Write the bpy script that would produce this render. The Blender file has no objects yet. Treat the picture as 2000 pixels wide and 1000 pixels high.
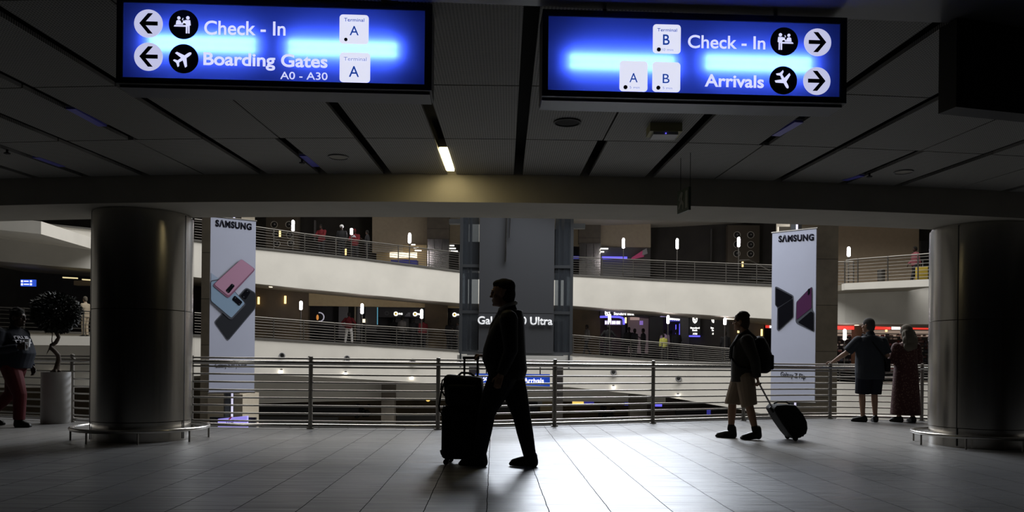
import bpy, bmesh, math, random
from mathutils import Vector, Matrix, noise
R = math.radians
rnd = random.Random(7)
SC = bpy.context.scene
COL = SC.collection

# ------------------------------------------------------------------ camera
F = 28 / 36 * 2000          # focal length in pixels of the 2000 px wide frame
ROLL = R(0.6)
CX, CY, CH = 1000.0, 708.0, 1.0
cd = bpy.data.cameras.new('camera')
cam = bpy.data.objects.new('camera', cd)
COL.objects.link(cam)
cd.lens, cd.sensor_width, cd.sensor_fit = 28, 36, 'HORIZONTAL'
cd.shift_y = (CY - 500) / 2000
cd.clip_start, cd.clip_end = 0.05, 400
cam.matrix_world = Matrix.Translation((0, 0, CH)) @ Matrix.Rotation(R(90), 4, 'X') @ Matrix.Rotation(ROLL, 4, 'Z')
SC.camera = cam

# ------------------------------------------------------------------ world, light, exposure
SC.view_settings.view_transform = 'Standard'
SC.view_settings.look = 'None'
SC.view_settings.gamma = 1
SC.view_settings.use_curve_mapping = False
SC.view_settings.exposure = 0.0
w = bpy.data.worlds.new('world'); SC.world = w; w.use_nodes = True
w.node_tree.nodes['Background'].inputs[0].default_value = (0.55, 0.6, 0.7, 1)
w.node_tree.nodes['Background'].inputs[1].default_value = 0.003
SC.cycles.use_denoising = True
SC.cycles.max_bounces = 7
SC.cycles.diffuse_bounces = 4
SC.cycles.sample_clamp_indirect = 4


def area(name, loc, target, sx, sy, power, col):
    l = bpy.data.lights.new(name, 'AREA'); l.shape = 'RECTANGLE'; l.size = sx; l.size_y = sy
    l.energy = power; l.color = col
    o = bpy.data.objects.new(name, l); COL.objects.link(o)
    o.location = loc
    o.rotation_euler = (Vector(target) - Vector(loc)).to_track_quat('-Z', 'Y').to_euler()
    return o


# daylight through the glazed roof over the atrium
area('skylight', (2, 29, 21), (2, 29.5, 0), 34, 16, 9200, (1.0, 0.985, 0.95))
area('floor_glare_light', (2.9, 26.5, 9.2), (1.0, 5, 0), 7.0, 4.0, 2900, (0.84, 0.90, 1.0))  # added light, hidden by the beam, for the floor's bright patch; no window built


def point(name, loc, power, col, r=0.08):
    l = bpy.data.lights.new(name, 'POINT'); l.energy = power; l.color = col; l.shadow_soft_size = r
    o = bpy.data.objects.new(name, l); COL.objects.link(o); o.location = loc
    return o


# ------------------------------------------------------------------ pixel <-> place
_c, _s = math.cos(ROLL), math.sin(ROLL)


def ray(px, py):
    dx, dy = px - CX, CY - py
    return (dx * _c - dy * _s) / F, (dx * _s + dy * _c) / F


def P(px, py, d):
    X, Z = ray(px, py)
    return Vector((X * d, d, CH + Z * d))


def onz(px, py, z):
    return P(px, py, (z - CH) / ray(px, py)[1])


def lerp(xs, ys, x):
    if x <= xs[0]:
        i = 0
    elif x >= xs[-1]:
        i = len(xs) - 2
    else:
        i = max(k for k in range(len(xs) - 1) if xs[k] <= x)
    t = (x - xs[i]) / (xs[i + 1] - xs[i])
    return ys[i] + (ys[i + 1] - ys[i]) * t


# ------------------------------------------------------------------ materials
MATS = {}


def mat(name, col, rough=0.5, metal=0.0, emit=None, strength=0.0, spec=0.5, var=0.0, vscale=6.0, bump=0.0, trans=0.0, alpha=1.0, aniso=0.0):
    m = bpy.data.materials.new(name); m.use_nodes = True
    nt = m.node_tree; b = nt.nodes['Principled BSDF']
    b.inputs['Base Color'].default_value = (*col, 1)
    b.inputs['Roughness'].default_value = rough
    b.inputs['Metallic'].default_value = metal
    b.inputs['Specular IOR Level'].default_value = spec
    if aniso:
        b.inputs['Anisotropic'].default_value = aniso
    if emit:
        b.inputs['Emission Color'].default_value = (*emit, 1)
        b.inputs['Emission Strength'].default_value = strength
    if trans:
        b.inputs['Transmission Weight'].default_value = trans
    if alpha < 1:
        b.inputs['Alpha'].default_value = alpha
    if var or bump:
        tc = nt.nodes.new('ShaderNodeTexCoord')
        n = nt.nodes.new('ShaderNodeTexNoise'); n.inputs['Scale'].default_value = vscale
        n.inputs['Detail'].default_value = 5
        nt.links.new(tc.outputs['Object'], n.inputs['Vector'])
        if var:
            r = nt.nodes.new('ShaderNodeValToRGB')
            r.color_ramp.elements[0].position = 0.3; r.color_ramp.elements[1].position = 0.7
            r.color_ramp.elements[0].color = (*[c * (1 - var) for c in col], 1)
            r.color_ramp.elements[1].color = (*[min(1, c * (1 + var)) for c in col], 1)
            nt.links.new(n.outputs['Fac'], r.inputs['Fac'])
            nt.links.new(r.outputs['Color'], b.inputs['Base Color'])
        if bump:
            bp = nt.nodes.new('ShaderNodeBump'); bp.inputs['Strength'].default_value = bump
            bp.inputs['Distance'].default_value = 0.01
            nt.links.new(n.outputs['Fac'], bp.inputs['Height'])
            nt.links.new(bp.outputs['Normal'], b.inputs['Normal'])
    MATS[name] = m
    return m


def node_chain(m):
    nt = m.node_tree
    return nt, nt.nodes['Principled BSDF'], nt.nodes.new, nt.links.new


def mathn(nt, op, a, b=None, c=None):
    n = nt.nodes.new('ShaderNodeMath'); n.operation = op
    for i, v in enumerate((a, b, c)):
        if v is None:
            continue
        if isinstance(v, (int, float)):
            n.inputs[i].default_value = v
        else:
            nt.links.new(v, n.inputs[i])
    return n.outputs[0]


def mat_floor():
    """honed travertine planks: grout joints towards the atrium, veins across them"""
    m = mat('travertine_tile', (0.3, 0.3, 0.3), 0.3)
    nt, b, N, L = node_chain(m)
    tc = N('ShaderNodeTexCoord')
    mp = N('ShaderNodeMapping'); mp.inputs['Rotation'].default_value = (0, 0, R(-1.29))
    L(tc.outputs['Object'], mp.inputs['Vector'])
    # joints wander a little, as laid stone does
    wob = N('ShaderNodeTexNoise'); wob.inputs['Scale'].default_value = 3.0; wob.inputs['Detail'].default_value = 2
    L(mp.outputs[0], wob.inputs['Vector'])
    sp = N('ShaderNodeSeparateXYZ'); L(mp.outputs[0], sp.inputs[0])
    xw = mathn(nt, 'ADD', sp.outputs['X'], mathn(nt, 'MULTIPLY', mathn(nt, 'SUBTRACT', wob.outputs['Fac'], 0.5), 0.014))
    gx = mathn(nt, 'ABSOLUTE', mathn(nt, 'SUBTRACT', mathn(nt, 'FRACT', mathn(nt, 'DIVIDE', mathn(nt, 'ADD', xw, 100.0), 0.42)), 0.5))
    jx = mathn(nt, 'GREATER_THAN', gx, 0.4922)
    gy = mathn(nt, 'ABSOLUTE', mathn(nt, 'SUBTRACT', mathn(nt, 'FRACT', mathn(nt, 'DIVIDE', mathn(nt, 'ADD', sp.outputs['Y'], 100.0), 0.63)), 0.5))
    jy = mathn(nt, 'MULTIPLY', mathn(nt, 'GREATER_THAN', gy, 0.4955), 0.5)
    joint = mathn(nt, 'MAXIMUM', jx, jy)
    # veins
    ms = N('ShaderNodeMapping'); ms.inputs['Scale'].default_value = (0.55, 16.0, 1.0)
    L(mp.outputs[0], ms.inputs['Vector'])
    # each plank has its own run of veins
    pid = mathn(nt, 'FLOOR', mathn(nt, 'DIVIDE', mathn(nt, 'ADD', xw, 100.0), 0.42))
    cb = N('ShaderNodeCombineXYZ'); L(mathn(nt, 'MULTIPLY', pid, 0.37), cb.inputs['Z']); 
    va = N('ShaderNodeVectorMath'); va.operation = 'ADD'
    L(ms.outputs[0], va.inputs[0]); L(cb.outputs[0], va.inputs[1])
    n1 = N('ShaderNodeTexNoise'); n1.inputs['Scale'].default_value = 1.6; n1.inputs['Detail'].default_value = 6
    n1.inputs['Roughness'].default_value = 0.62
    L(va.outputs[0], n1.inputs['Vector'])
    cr = N('ShaderNodeValToRGB'); cr.color_ramp.elements[0].position = 0.30; cr.color_ramp.elements[1].position = 0.70
    cr.color_ramp.elements[0].color = (0.085, 0.082, 0.078, 1); cr.color_ramp.elements[1].color = (0.21, 0.207, 0.205, 1)
    L(n1.outputs['Fac'], cr.inputs['Fac'])
    mx = N('ShaderNodeMix'); mx.data_type = 'RGBA'
    L(joint, mx.inputs['Factor']); L(cr.outputs[0], mx.inputs['A']); mx.inputs['B'].default_value = (0.012, 0.011, 0.01, 1)
    L(mx.outputs['Result'], b.inputs['Base Color'])
    rr = N('ShaderNodeMapRange'); rr.inputs['From Min'].default_value = 0.3; rr.inputs['From Max'].default_value = 0.7
    rr.inputs['To Min'].default_value = 0.50; rr.inputs['To Max'].default_value = 0.26
    L(n1.outputs['Fac'], rr.inputs['Value'])
    L(mathn(nt, 'ADD', rr.outputs[0], mathn(nt, 'MULTIPLY', joint, 0.4)), b.inputs['Roughness'])
    bp = N('ShaderNodeBump'); bp.inputs['Strength'].default_value = 0.25; bp.inputs['Distance'].default_value = 0.002
    L(n1.outputs['Fac'], bp.inputs['Height']); L(bp.outputs[0], b.inputs['Normal'])
    L(mathn(nt, 'MULTIPLY', mathn(nt, 'SUBTRACT', 1.0, joint), 0.62), b.inputs['Specular IOR Level'])
    return m


def mat_perforated():
    m = mat('perforated_ceiling', (0.3, 0.3, 0.3), 0.6)
    nt, b, N, L = node_chain(m)
    tc = N('ShaderNodeTexCoord'); sp = N('ShaderNodeSeparateXYZ'); L(tc.outputs['UV'], sp.inputs[0])

    def cell(o, p):
        return mathn(nt, 'SUBTRACT', mathn(nt, 'FRACT', mathn(nt, 'DIVIDE', o, p)), 0.5)
    a = cell(sp.outputs['X'], 0.022); c = cell(sp.outputs['Y'], 0.022)
    r2 = mathn(nt, 'ADD', mathn(nt, 'MULTIPLY', a, a), mathn(nt, 'MULTIPLY', c, c))
    hole = mathn(nt, 'LESS_THAN', r2, 0.085)
    mx = N('ShaderNodeMix'); mx.data_type = 'RGBA'
    L(hole, mx.inputs['Factor']); mx.inputs['A'].default_value = (0.32, 0.31, 0.285, 1); mx.inputs['B'].default_value = (0.05, 0.05, 0.047, 1)
    L(mx.outputs['Result'], b.inputs['Base Color'])
    return m


def mat_steel(name, col, rough, scale=(60, 60, 0.4)):
    m = mat(name, col, rough, metal=1.0)
    nt, b, N, L = node_chain(m)
    tc = N('ShaderNodeTexCoord'); mp = N('ShaderNodeMapping'); mp.inputs['Scale'].default_value = scale
    L(tc.outputs['Object'], mp.inputs['Vector'])
    n = N('ShaderNodeTexNoise'); n.inputs['Scale'].default_value = 1.0; n.inputs['Detail'].default_value = 4
    L(mp.outputs[0], n.inputs['Vector'])
    rr = N('ShaderNodeMapRange'); rr.inputs['To Min'].default_value = rough * 0.85; rr.inputs['To Max'].default_value = rough * 1.15
    L(n.outputs['Fac'], rr.inputs['Value']); L(rr.outputs[0], b.inputs['Roughness'])
    cr = N('ShaderNodeValToRGB'); cr.color_ramp.elements[0].position = 0.25; cr.color_ramp.elements[1].position = 0.75
    cr.color_ramp.elements[0].color = (*[k * 0.9 for k in col], 1); cr.color_ramp.elements[1].color = (*col, 1)
    L(n.outputs['Fac'], cr.inputs['Fac']); L(cr.outputs[0], b.inputs['Base Color'])
    return m


def mat_stone(name, c0, c1, bw, bh):
    m = mat(name, c0, 0.6)
    nt, b, N, L = node_chain(m)
    tc = N('ShaderNodeTexCoord'); mp = N('ShaderNodeMapping'); mp.inputs['Rotation'].default_value = (R(90), 0, 0)
    L(tc.outputs['Object'], mp.inputs['Vector'])
    br = N('ShaderNodeTexBrick'); br.inputs['Scale'].default_value = 1.0
    br.inputs['Brick Width'].default_value = bw; br.inputs['Row Height'].default_value = bh
    br.inputs['Mortar Size'].default_value = 0.012; br.offset = 0.0
    br.inputs['Color1'].default_value = (*c0, 1); br.inputs['Color2'].default_value = (*c1, 1)
    br.inputs['Mortar'].default_value = (*[k * 0.35 for k in c0], 1)
    L(mp.outputs[0], br.inputs['Vector'])
    n = N('ShaderNodeTexNoise'); n.inputs['Scale'].default_value = 3; n.inputs['Detail'].default_value = 6
    L(tc.outputs['Object'], n.inputs['Vector'])
    mx = N('ShaderNodeMix'); mx.data_type = 'RGBA'; mx.blend_type = 'MULTIPLY'; mx.inputs['Factor'].default_value = 0.5
    L(br.outputs['Color'], mx.inputs['A']); L(n.outputs['Fac'], mx.inputs['B'])
    L(mx.outputs['Result'], b.inputs['Base Color'])
    return m


def mat_film(name, col):
    """dyed translucent acrylic face, lit by the tubes behind it"""
    m = bpy.data.materials.new(name); m.use_nodes = True; nt = m.node_tree
    for n in list(nt.nodes):
        if n.type == 'BSDF_PRINCIPLED':
            nt.nodes.remove(n)
    out = next(n for n in nt.nodes if n.type == 'OUTPUT_MATERIAL')
    t = nt.nodes.new('ShaderNodeBsdfTranslucent'); t.inputs[0].default_value = (*col, 1)
    d = nt.nodes.new('ShaderNodeBsdfDiffuse'); d.inputs[0].default_value = (*[c * 0.5 for c in col], 1)
    mx = nt.nodes.new('ShaderNodeMixShader'); mx.inputs[0].default_value = 0.25
    nt.links.new(t.outputs[0], mx.inputs[1]); nt.links.new(d.outputs[0], mx.inputs[2])
    nt.links.new(mx.outputs[0], out.inputs[0])
    MATS[name] = m
    return m


def mat_glass(name, col, fac):
    m = bpy.data.materials.new(name); m.use_nodes = True; nt = m.node_tree
    for n in list(nt.nodes):
        if n.type == 'BSDF_PRINCIPLED':
            nt.nodes.remove(n)
    out = next(n for n in nt.nodes if n.type == 'OUTPUT_MATERIAL')
    t = nt.nodes.new('ShaderNodeBsdfTransparent'); t.inputs[0].default_value = (*col, 1)
    d = nt.nodes.new('ShaderNodeBsdfDiffuse'); d.inputs[0].default_value = (0.22, 0.235, 0.26, 1)  # grey diffuse veil standing in for reflections and haze on the panes
    gl = nt.nodes.new('ShaderNodeBsdfGlossy'); gl.inputs[0].default_value = (0.6, 0.65, 0.7, 1); gl.inputs['Roughness'].default_value = 0.08
    m2 = nt.nodes.new('ShaderNodeMixShader'); m2.inputs[0].default_value = 0.3
    nt.links.new(d.outputs[0], m2.inputs[1]); nt.links.new(gl.outputs[0], m2.inputs[2])
    d = m2
    mx = nt.nodes.new('ShaderNodeMixShader'); mx.inputs[0].default_value = fac
    nt.links.new(t.outputs[0], mx.inputs[1]); nt.links.new(d.outputs[0], mx.inputs[2])
    nt.links.new(mx.outputs[0], out.inputs[0])
    MATS[name] = m
    return m


mat_floor(); mat_perforated()
mat_steel('column_steel', (0.42, 0.40, 0.365), 0.24, (25, 25, 0.25))
mat_steel('rail_steel', (0.62, 0.60, 0.57), 0.24, (2, 2, 2))
mat_steel('post_steel', (0.30, 0.285, 0.26), 0.42, (30, 30, 1))
mat_steel('far_steel', (0.16, 0.152, 0.14), 0.45, (2, 2, 2))
mat_steel('rod_steel', (0.36, 0.345, 0.32), 0.3, (2, 2, 2))
mat_stone('pillar_stone', (0.27, 0.225, 0.16), (0.32, 0.27, 0.20), 3.0, 1.45)
mat_stone('pillar_stone_grey', (0.16, 0.14, 0.115), (0.19, 0.165, 0.135), 3.0, 1.45)
mat_film('sign_blue_film', (0.044, 0.098, 0.82))
mat_glass('lift_glass', (0.55, 0.58, 0.61), 0.18)
mat('plaster_white', (0.74, 0.715, 0.66), 0.85, var=0.06, vscale=0.8)
mat('beam_paint', (0.36, 0.335, 0.28), 0.7, var=0.05, vscale=3)
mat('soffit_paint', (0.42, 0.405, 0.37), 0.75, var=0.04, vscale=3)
mat('bulkhead_gloss', (0.15, 0.15, 0.165), 0.35)
mat('hall_wall', (0.035, 0.034, 0.033), 0.7)
mat('black', (0.006, 0.006, 0.006), 0.6)
mat('slot_black', (0.004, 0.004, 0.004), 0.8)
mat('sign_black', (0.008, 0.008, 0.009), 0.45)
mat('grey_metal', (0.22, 0.22, 0.23), 0.45)
mat('sign_inner', (0.03, 0.03, 0.03), 0.8)
mat('tube_white', (1, 1, 1), 0.5, emit=(0.90, 0.93, 1.0), strength=30)
mat('lit_letters', (0.6, 0.6, 0.6), 0.6, emit=(0.66, 0.68, 0.98), strength=1.05)
mat('lit_disc', (0.6, 0.6, 0.6), 0.6, emit=(0.66, 0.68, 0.95), strength=0.78)
mat('lit_box', (0.6, 0.6, 0.6), 0.6, emit=(0.82, 0.84, 1.0), strength=0.9)
mat('ink_blue', (0.01, 0.05, 0.3), 0.6, emit=(0.02, 0.09, 0.55), strength=0.5)
mat('ink_pale', (0.2, 0.25, 0.5), 0.6, emit=(0.35, 0.42, 0.8), strength=0.55)
mat('luminaire_lit', (1, 0.9, 0.6), 0.5, emit=(1.0, 0.84, 0.45), strength=20)
mat('luminaire_off', (0.18, 0.18, 0.8), 0.3, spec=0.4)  # reflected blue light put into the diffuser colour
mat('lamp_glow', (1, 1, 1), 0.5, emit=(1.0, 0.93, 0.97), strength=26)
mat('sconce_glow', (1, 0.8, 0.4), 0.5, emit=(1.0, 0.68, 0.24), strength=2.2)
mat('spot_glow', (1, 1, 1), 0.5, emit=(1.0, 0.93, 0.8), strength=8)
mat('white_glow', (1, 1, 1), 0.5, emit=(1, 0.97, 0.9), strength=1.6)
mat('warm_glow', (1, 0.9, 0.7), 0.5, emit=(1, 0.88, 0.66), strength=1.2)
mat('blue_glow', (0.1, 0.1, 0.8), 0.5, emit=(0.14, 0.12, 1.0), strength=1.2)
mat('blue_dim', (0.05, 0.05, 0.3), 0.5, emit=(0.10, 0.10, 0.75), strength=0.25)
mat('violet_screen', (0.3, 0.3, 0.7), 0.4, emit=(0.36, 0.30, 0.95), strength=0.75)
mat('red_glow', (0.8, 0.05, 0.04), 0.5, emit=(1.0, 0.06, 0.04), strength=0.7)
mat('magenta_sign', (0.4, 0.05, 0.15), 0.5, emit=(0.4, 0.05, 0.14), strength=0.25)
mat('blue_sign', (0.01, 0.04, 0.4), 0.5, emit=(0.01, 0.05, 0.36), strength=0.8)
mat('yellow_logo', (0.9, 0.6, 0.1), 0.5, emit=(1.0, 0.66, 0.16), strength=1.0)
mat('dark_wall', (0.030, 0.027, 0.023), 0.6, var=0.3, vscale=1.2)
mat('brown_wall', (0.095, 0.068, 0.038), 0.6, var=0.35, vscale=0.9)
mat('beige_wall', (0.42, 0.36, 0.27), 0.8, var=0.05)
mat('tan_wall', (0.30, 0.235, 0.165), 0.8, var=0.05)
mat('gold_bulkhead', (0.42, 0.33, 0.18), 0.6, var=0.05)
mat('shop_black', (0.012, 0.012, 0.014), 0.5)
mat('shop_grey', (0.10, 0.10, 0.10), 0.6)
mat('gallery_floor', (0.25, 0.225, 0.18), 0.75, var=0.1)
mat('coping', (0.10, 0.095, 0.088), 0.6)
mat('lower_floor', (0.20, 0.195, 0.185), 0.35, var=0.12)
mat('banner_cloth', (0.56, 0.58, 0.70), 0.75, var=0.03, vscale=1.0)
mat('banner_ink', (0.012, 0.012, 0.02), 0.9, spec=0.05)
mat('lift_panel', (0.060, 0.061, 0.066), 0.7)
mat('lift_steel', (0.06, 0.063, 0.067), 0.45)
mat('lift_text', (0.8, 0.8, 0.8), 0.6, emit=(0.75, 0.77, 0.8), strength=0.55)
mat('phone_pink', (0.55, 0.30, 0.42), 0.9, spec=0.05)
mat('phone_pink_edge', (0.28, 0.13, 0.20), 0.9, spec=0.05)
mat('phone_blue', (0.30, 0.42, 0.56), 0.9, spec=0.05)
mat('phone_blue_pale', (0.42, 0.50, 0.64), 0.9, spec=0.05)
mat('phone_grey', (0.035, 0.037, 0.043), 0.9, spec=0.05)
mat('phone_black', (0.006, 0.006, 0.009), 0.9, spec=0.05)
mat('phone_purple', (0.10, 0.03, 0.09), 0.9, spec=0.05)
mat('phone_edge', (0.10, 0.105, 0.125), 0.9, spec=0.05)
mat('pot_white', (0.30, 0.29, 0.275), 0.5, var=0.05)
mat('soil', (0.02, 0.014, 0.01), 0.9)
mat('bark', (0.055, 0.038, 0.026), 0.8, var=0.3, vscale=25, bump=0.4)
mat('leaf', (0.007, 0.010, 0.006), 0.6)
for n_, c_, r_ in (('skin_tan', (0.24, 0.14, 0.09), 0.5), ('skin_fair', (0.30, 0.18, 0.125), 0.5), ('skin_dark', (0.03, 0.017, 0.012), 0.45),
                   ('suit_black', (0.010, 0.010, 0.011), 0.75), ('trouser_black', (0.010, 0.010, 0.012), 0.8), ('shirt_grey', (0.30, 0.28, 0.25), 0.8),
                   ('shoe_black', (0.010, 0.010, 0.010), 0.4), ('hair_black', (0.008, 0.007, 0.006), 0.95), ('hair_brown', (0.035, 0.025, 0.018), 0.95),
                   ('hair_grey', (0.055, 0.052, 0.05), 0.95), ('hair_blonde', (0.11, 0.095, 0.075), 0.95), ('jacket_olive', (0.018, 0.016, 0.013), 0.85),
                   ('shorts_khaki', (0.19, 0.145, 0.105), 0.85), ('shirt_slate', (0.028, 0.032, 0.040), 0.85), ('shorts_navy', (0.012, 0.014, 0.022), 0.85),
                   ('sweater_navy', (0.007, 0.009, 0.015), 0.85), ('trouser_red', (0.06, 0.006, 0.008), 0.8), ('white_cloth', (0.55, 0.55, 0.55), 0.8),
                   ('red_cloth', (0.10, 0.009, 0.012), 0.8), ('pink_cloth', (0.17, 0.05, 0.06), 0.8), ('vest_yellow', (0.45, 0.45, 0.10), 0.8),
                   ('grey_cloth', (0.10, 0.095, 0.09), 0.8), ('beige_cloth', (0.36, 0.30, 0.22), 0.8), ('lilac_cloth', (0.34, 0.24, 0.36), 0.8),
                   ('case_black', (0.007, 0.007, 0.008), 0.85), ('case_yellow', (0.50, 0.36, 0.06), 0.5), ('rubber', (0.01, 0.01, 0.01), 0.7),
                   ('print_white', (0.42, 0.42, 0.46), 0.8), ('sock_black', (0.012, 0.012, 0.012), 0.9), ('counter_blue', (0.04, 0.04, 0.20), 0.5)):
    mat(n_, c_, r_, spec=0.2)


def mat_dress():
    m = mat('dress_print', (0.1, 0.02, 0.02), 0.85)
    nt, b, N, L = node_chain(m)
    tc = N('ShaderNodeTexCoord'); v = N('ShaderNodeTexVoronoi'); v.inputs['Scale'].default_value = 30
    L(tc.outputs['Object'], v.inputs['Vector'])
    cr = N('ShaderNodeValToRGB'); e = cr.color_ramp.elements
    e[0].position = 0.22; e[0].color = (0.15, 0.085, 0.065, 1); e[1].position = 0.34; e[1].color = (0.045, 0.009, 0.010, 1)
    L(v.outputs['Distance'], cr.inputs['Fac']); L(cr.outputs[0], b.inputs['Base Color'])


mat_dress()

# ------------------------------------------------------------------ mesh helpers
ROOTM = {}


def tag(o, label=None, cat=None, group=None, kind=None):
    if label: o['label'] = label
    if cat: o['category'] = cat
    if group: o['group'] = group
    if kind: o['kind'] = kind
    return o


def thing(name, label, cat, loc, rz=0.0, group=None):
    o = bpy.data.objects.new(name, None); COL.objects.link(o)
    o.empty_display_size = 0.1
    o.location = loc; o.rotation_euler = (0, 0, rz)
    ROOTM[o.name] = Matrix.Translation(Vector(loc)) @ Matrix.Rotation(rz, 4, 'Z')
    return tag(o, label, cat, group)


def obj(name, bm, m, parent=None, world=True, smooth=False, loc=None, label=None):
    """link bm as ONE mesh object; world=True: its coordinates are places in the room"""
    M = Matrix.Identity(4)
    if parent is not None:
        M = ROOTM[parent.name]
    elif loc is not None:
        M = Matrix.Translation(Vector(loc))
    if world:
        bm.transform(M.inverted())
    bmesh.ops.recalc_face_normals(bm, faces=bm.faces)
    me = bpy.data.meshes.new(name); bm.to_mesh(me); bm.free()
    if smooth:
        for p in me.polygons:
            p.use_smooth = True
    me.materials.append(MATS[m] if isinstance(m, str) else m)
    o = bpy.data.objects.new(name, me); COL.objects.link(o)
    if parent is not None:
        o.parent = parent
    elif loc is not None:
        o.location = loc
    ROOTM[o.name] = M
    if label: o['label'] = label
    return o


def struct(name, bm, m, smooth=False, label=None, cat=None):
    o = obj(name, bm, m, smooth=smooth)
    o['kind'] = 'structure'
    if label: o['label'] = label
    if cat: o['category'] = cat
    return o


def B():
    return bmesh.new()


def hexa(bm, c8):
    v = [bm.verts.new(p) for p in c8]
    for f in ((0, 1, 2, 3), (7, 6, 5, 4), (0, 4, 5, 1), (1, 5, 6, 2), (2, 6, 7, 3), (3, 7, 4, 0)):
        bm.faces.new([v[i] for i in f])
    return bm


def box(bm, x0, x1, y0, y1, z0, z1):
    return hexa(bm, [(x0, y0, z0), (x1, y0, z0), (x1, y1, z0), (x0, y1, z0), (x0, y0, z1), (x1, y0, z1), (x1, y1, z1), (x0, y1, z1)])


def obox(bm, c, u, v, n, a, b, d):
    """box about c with half sizes a, b, d along unit axes u, v, n"""
    c = Vector(c)
    q = [c + u * (i * a) + v * (j * b) + n * (k * d) for k in (-1, 1) for i, j in ((-1, -1), (1, -1), (1, 1), (-1, 1))]
    return hexa(bm, q)


def frame_axes(t):
    t = t.normalized()
    a = Vector((0, 0, 1)) if abs(t.z) < 0.9 else Vector((1, 0, 0))
    u = t.cross(a).normalized()
    return u, t.cross(u).normalized()


def tube(bm, pts, r, n=10, closed=False):
    pts = [Vector(p) for p in pts]
    N_ = len(pts)
    rr = r if isinstance(r, (list, tuple)) else [r] * N_
    rings = []
    pu = None
    for i, p in enumerate(pts):
        if closed:
            t = pts[(i + 1) % N_] - pts[i - 1]
        else:
            t = pts[min(i + 1, N_ - 1)] - pts[max(i - 1, 0)]
        t.normalize()
        if pu is None:
            u, v = frame_axes(t)
        else:
            u = (pu - t * pu.dot(t)).normalized(); v = t.cross(u)
        pu = u
        rings.append([bm.verts.new(p + (u * math.cos(2 * math.pi * k / n) + v * math.sin(2 * math.pi * k / n)) * rr[i]) for k in range(n)])
    for i in range(N_ if closed else N_ - 1):
        a, b = rings[i], rings[(i + 1) % N_]
        for k in range(n):
            bm.faces.new((a[k], a[(k + 1) % n], b[(k + 1) % n], b[k]))
    if not closed:
        bm.faces.new(rings[0][::-1]); bm.faces.new(rings[-1])
    return bm


def lathe(bm, c, prof, n=32, axis=None, cap=True):
    """profile [(r, h)] turned about an axis (default up) through c"""
    c = Vector(c)
    t = Vector(axis).normalized() if axis is not None else Vector((0, 0, 1))
    u, v = frame_axes(t)
    rings = [[bm.verts.new(c + t * h + (u * math.cos(2 * math.pi * k / n) + v * math.sin(2 * math.pi * k / n)) * max(r, 1e-4)) for k in range(n)] for r, h in prof]
    for a, b in zip(rings, rings[1:]):
        for k in range(n):
            bm.faces.new((a[k], a[(k + 1) % n], b[(k + 1) % n], b[k]))
    if cap:
        bm.faces.new(rings[0][::-1]); bm.faces.new(rings[-1])
    return bm


def ellipsoid(bm, c, rad, nu=14, nv=9, rot=None):
    c = Vector(c)
    rows = []
    for j in range(1, nv):
        th = math.pi * j / nv
        row = []
        for i in range(nu):
            ph = 2 * math.pi * i / nu
            q = Vector((rad[0] * math.sin(th) * math.cos(ph), rad[1] * math.sin(th) * math.sin(ph), rad[2] * math.cos(th)))
            row.append(bm.verts.new(c + (rot @ q if rot else q)))
        rows.append(row)
    z = Vector((0, 0, rad[2]))
    top = bm.verts.new(c + (rot @ z if rot else z)); bot = bm.verts.new(c - (rot @ z if rot else z))
    for a, b in zip(rows, rows[1:]):
        for i in range(nu):
            bm.faces.new((a[i], b[i], b[(i + 1) % nu], a[(i + 1) % nu]))
    for i in range(nu):
        bm.faces.new((top, rows[0][i], rows[0][(i + 1) % nu])); bm.faces.new((bot, rows[-1][(i + 1) % nu], rows[-1][i]))
    return bm


def prism(bm, poly, w0, wdir):
    """polygon (list of Vector) thickened by wdir"""
    a = [bm.verts.new(Vector(p) + w0) for p in poly]; b = [bm.verts.new(Vector(p) + w0 + wdir) for p in poly]
    bm.faces.new(a); bm.faces.new(b[::-1])
    n = len(a)
    for i in range(n):
        bm.faces.new((a[i], b[i], b[(i + 1) % n], a[(i + 1) % n]))
    bm.normal_update()
    bmesh.ops.triangulate(bm, faces=[f for f in bm.faces if len(f.verts) > 4])
    return bm


def wallbox(px0, px1, py0, py1, d, th=0.25, bm=None):
    """upright slab whose front face fills that window of sight lines at distance d"""
    bm = bm or B()
    a, b = P(px0, py1, d), P(px1, py1, d); t = P(px0, py0, d)
    return box(bm, min(a.x, b.x), max(a.x, b.x), d, d + th, (a.z + b.z) / 2, (t.z + P(px1, py0, d).z) / 2)


def quadwall(c4, th=0.2, bm=None, back=Vector((0, 1, 0))):
    """slab from four front corners [(px,py,d)...] (bl, br, tr, tl), going back by th"""
    bm = bm or B()
    q = [P(*c) if not isinstance(c, Vector) else c for c in c4]
    return hexa(bm, q + [p + back * th for p in q])


_dg = None


def text_mesh(s, spacing=1.0, bold=0.0, depth=0.0):
    cu = bpy.data.curves.new('t', 'FONT'); cu.body = s; cu.size = 1; cu.space_character = spacing; cu.offset = bold
    cu.extrude = depth; cu.resolution_u = 6
    o = bpy.data.objects.new('t', cu); COL.objects.link(o)
    dg = bpy.context.evaluated_depsgraph_get()
    me = bpy.data.meshes.new_from_object(o.evaluated_get(dg))
    bm = B(); bm.from_mesh(me)
    bpy.data.objects.remove(o); bpy.data.curves.remove(cu); bpy.data.meshes.remove(me)
    return bm


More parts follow.
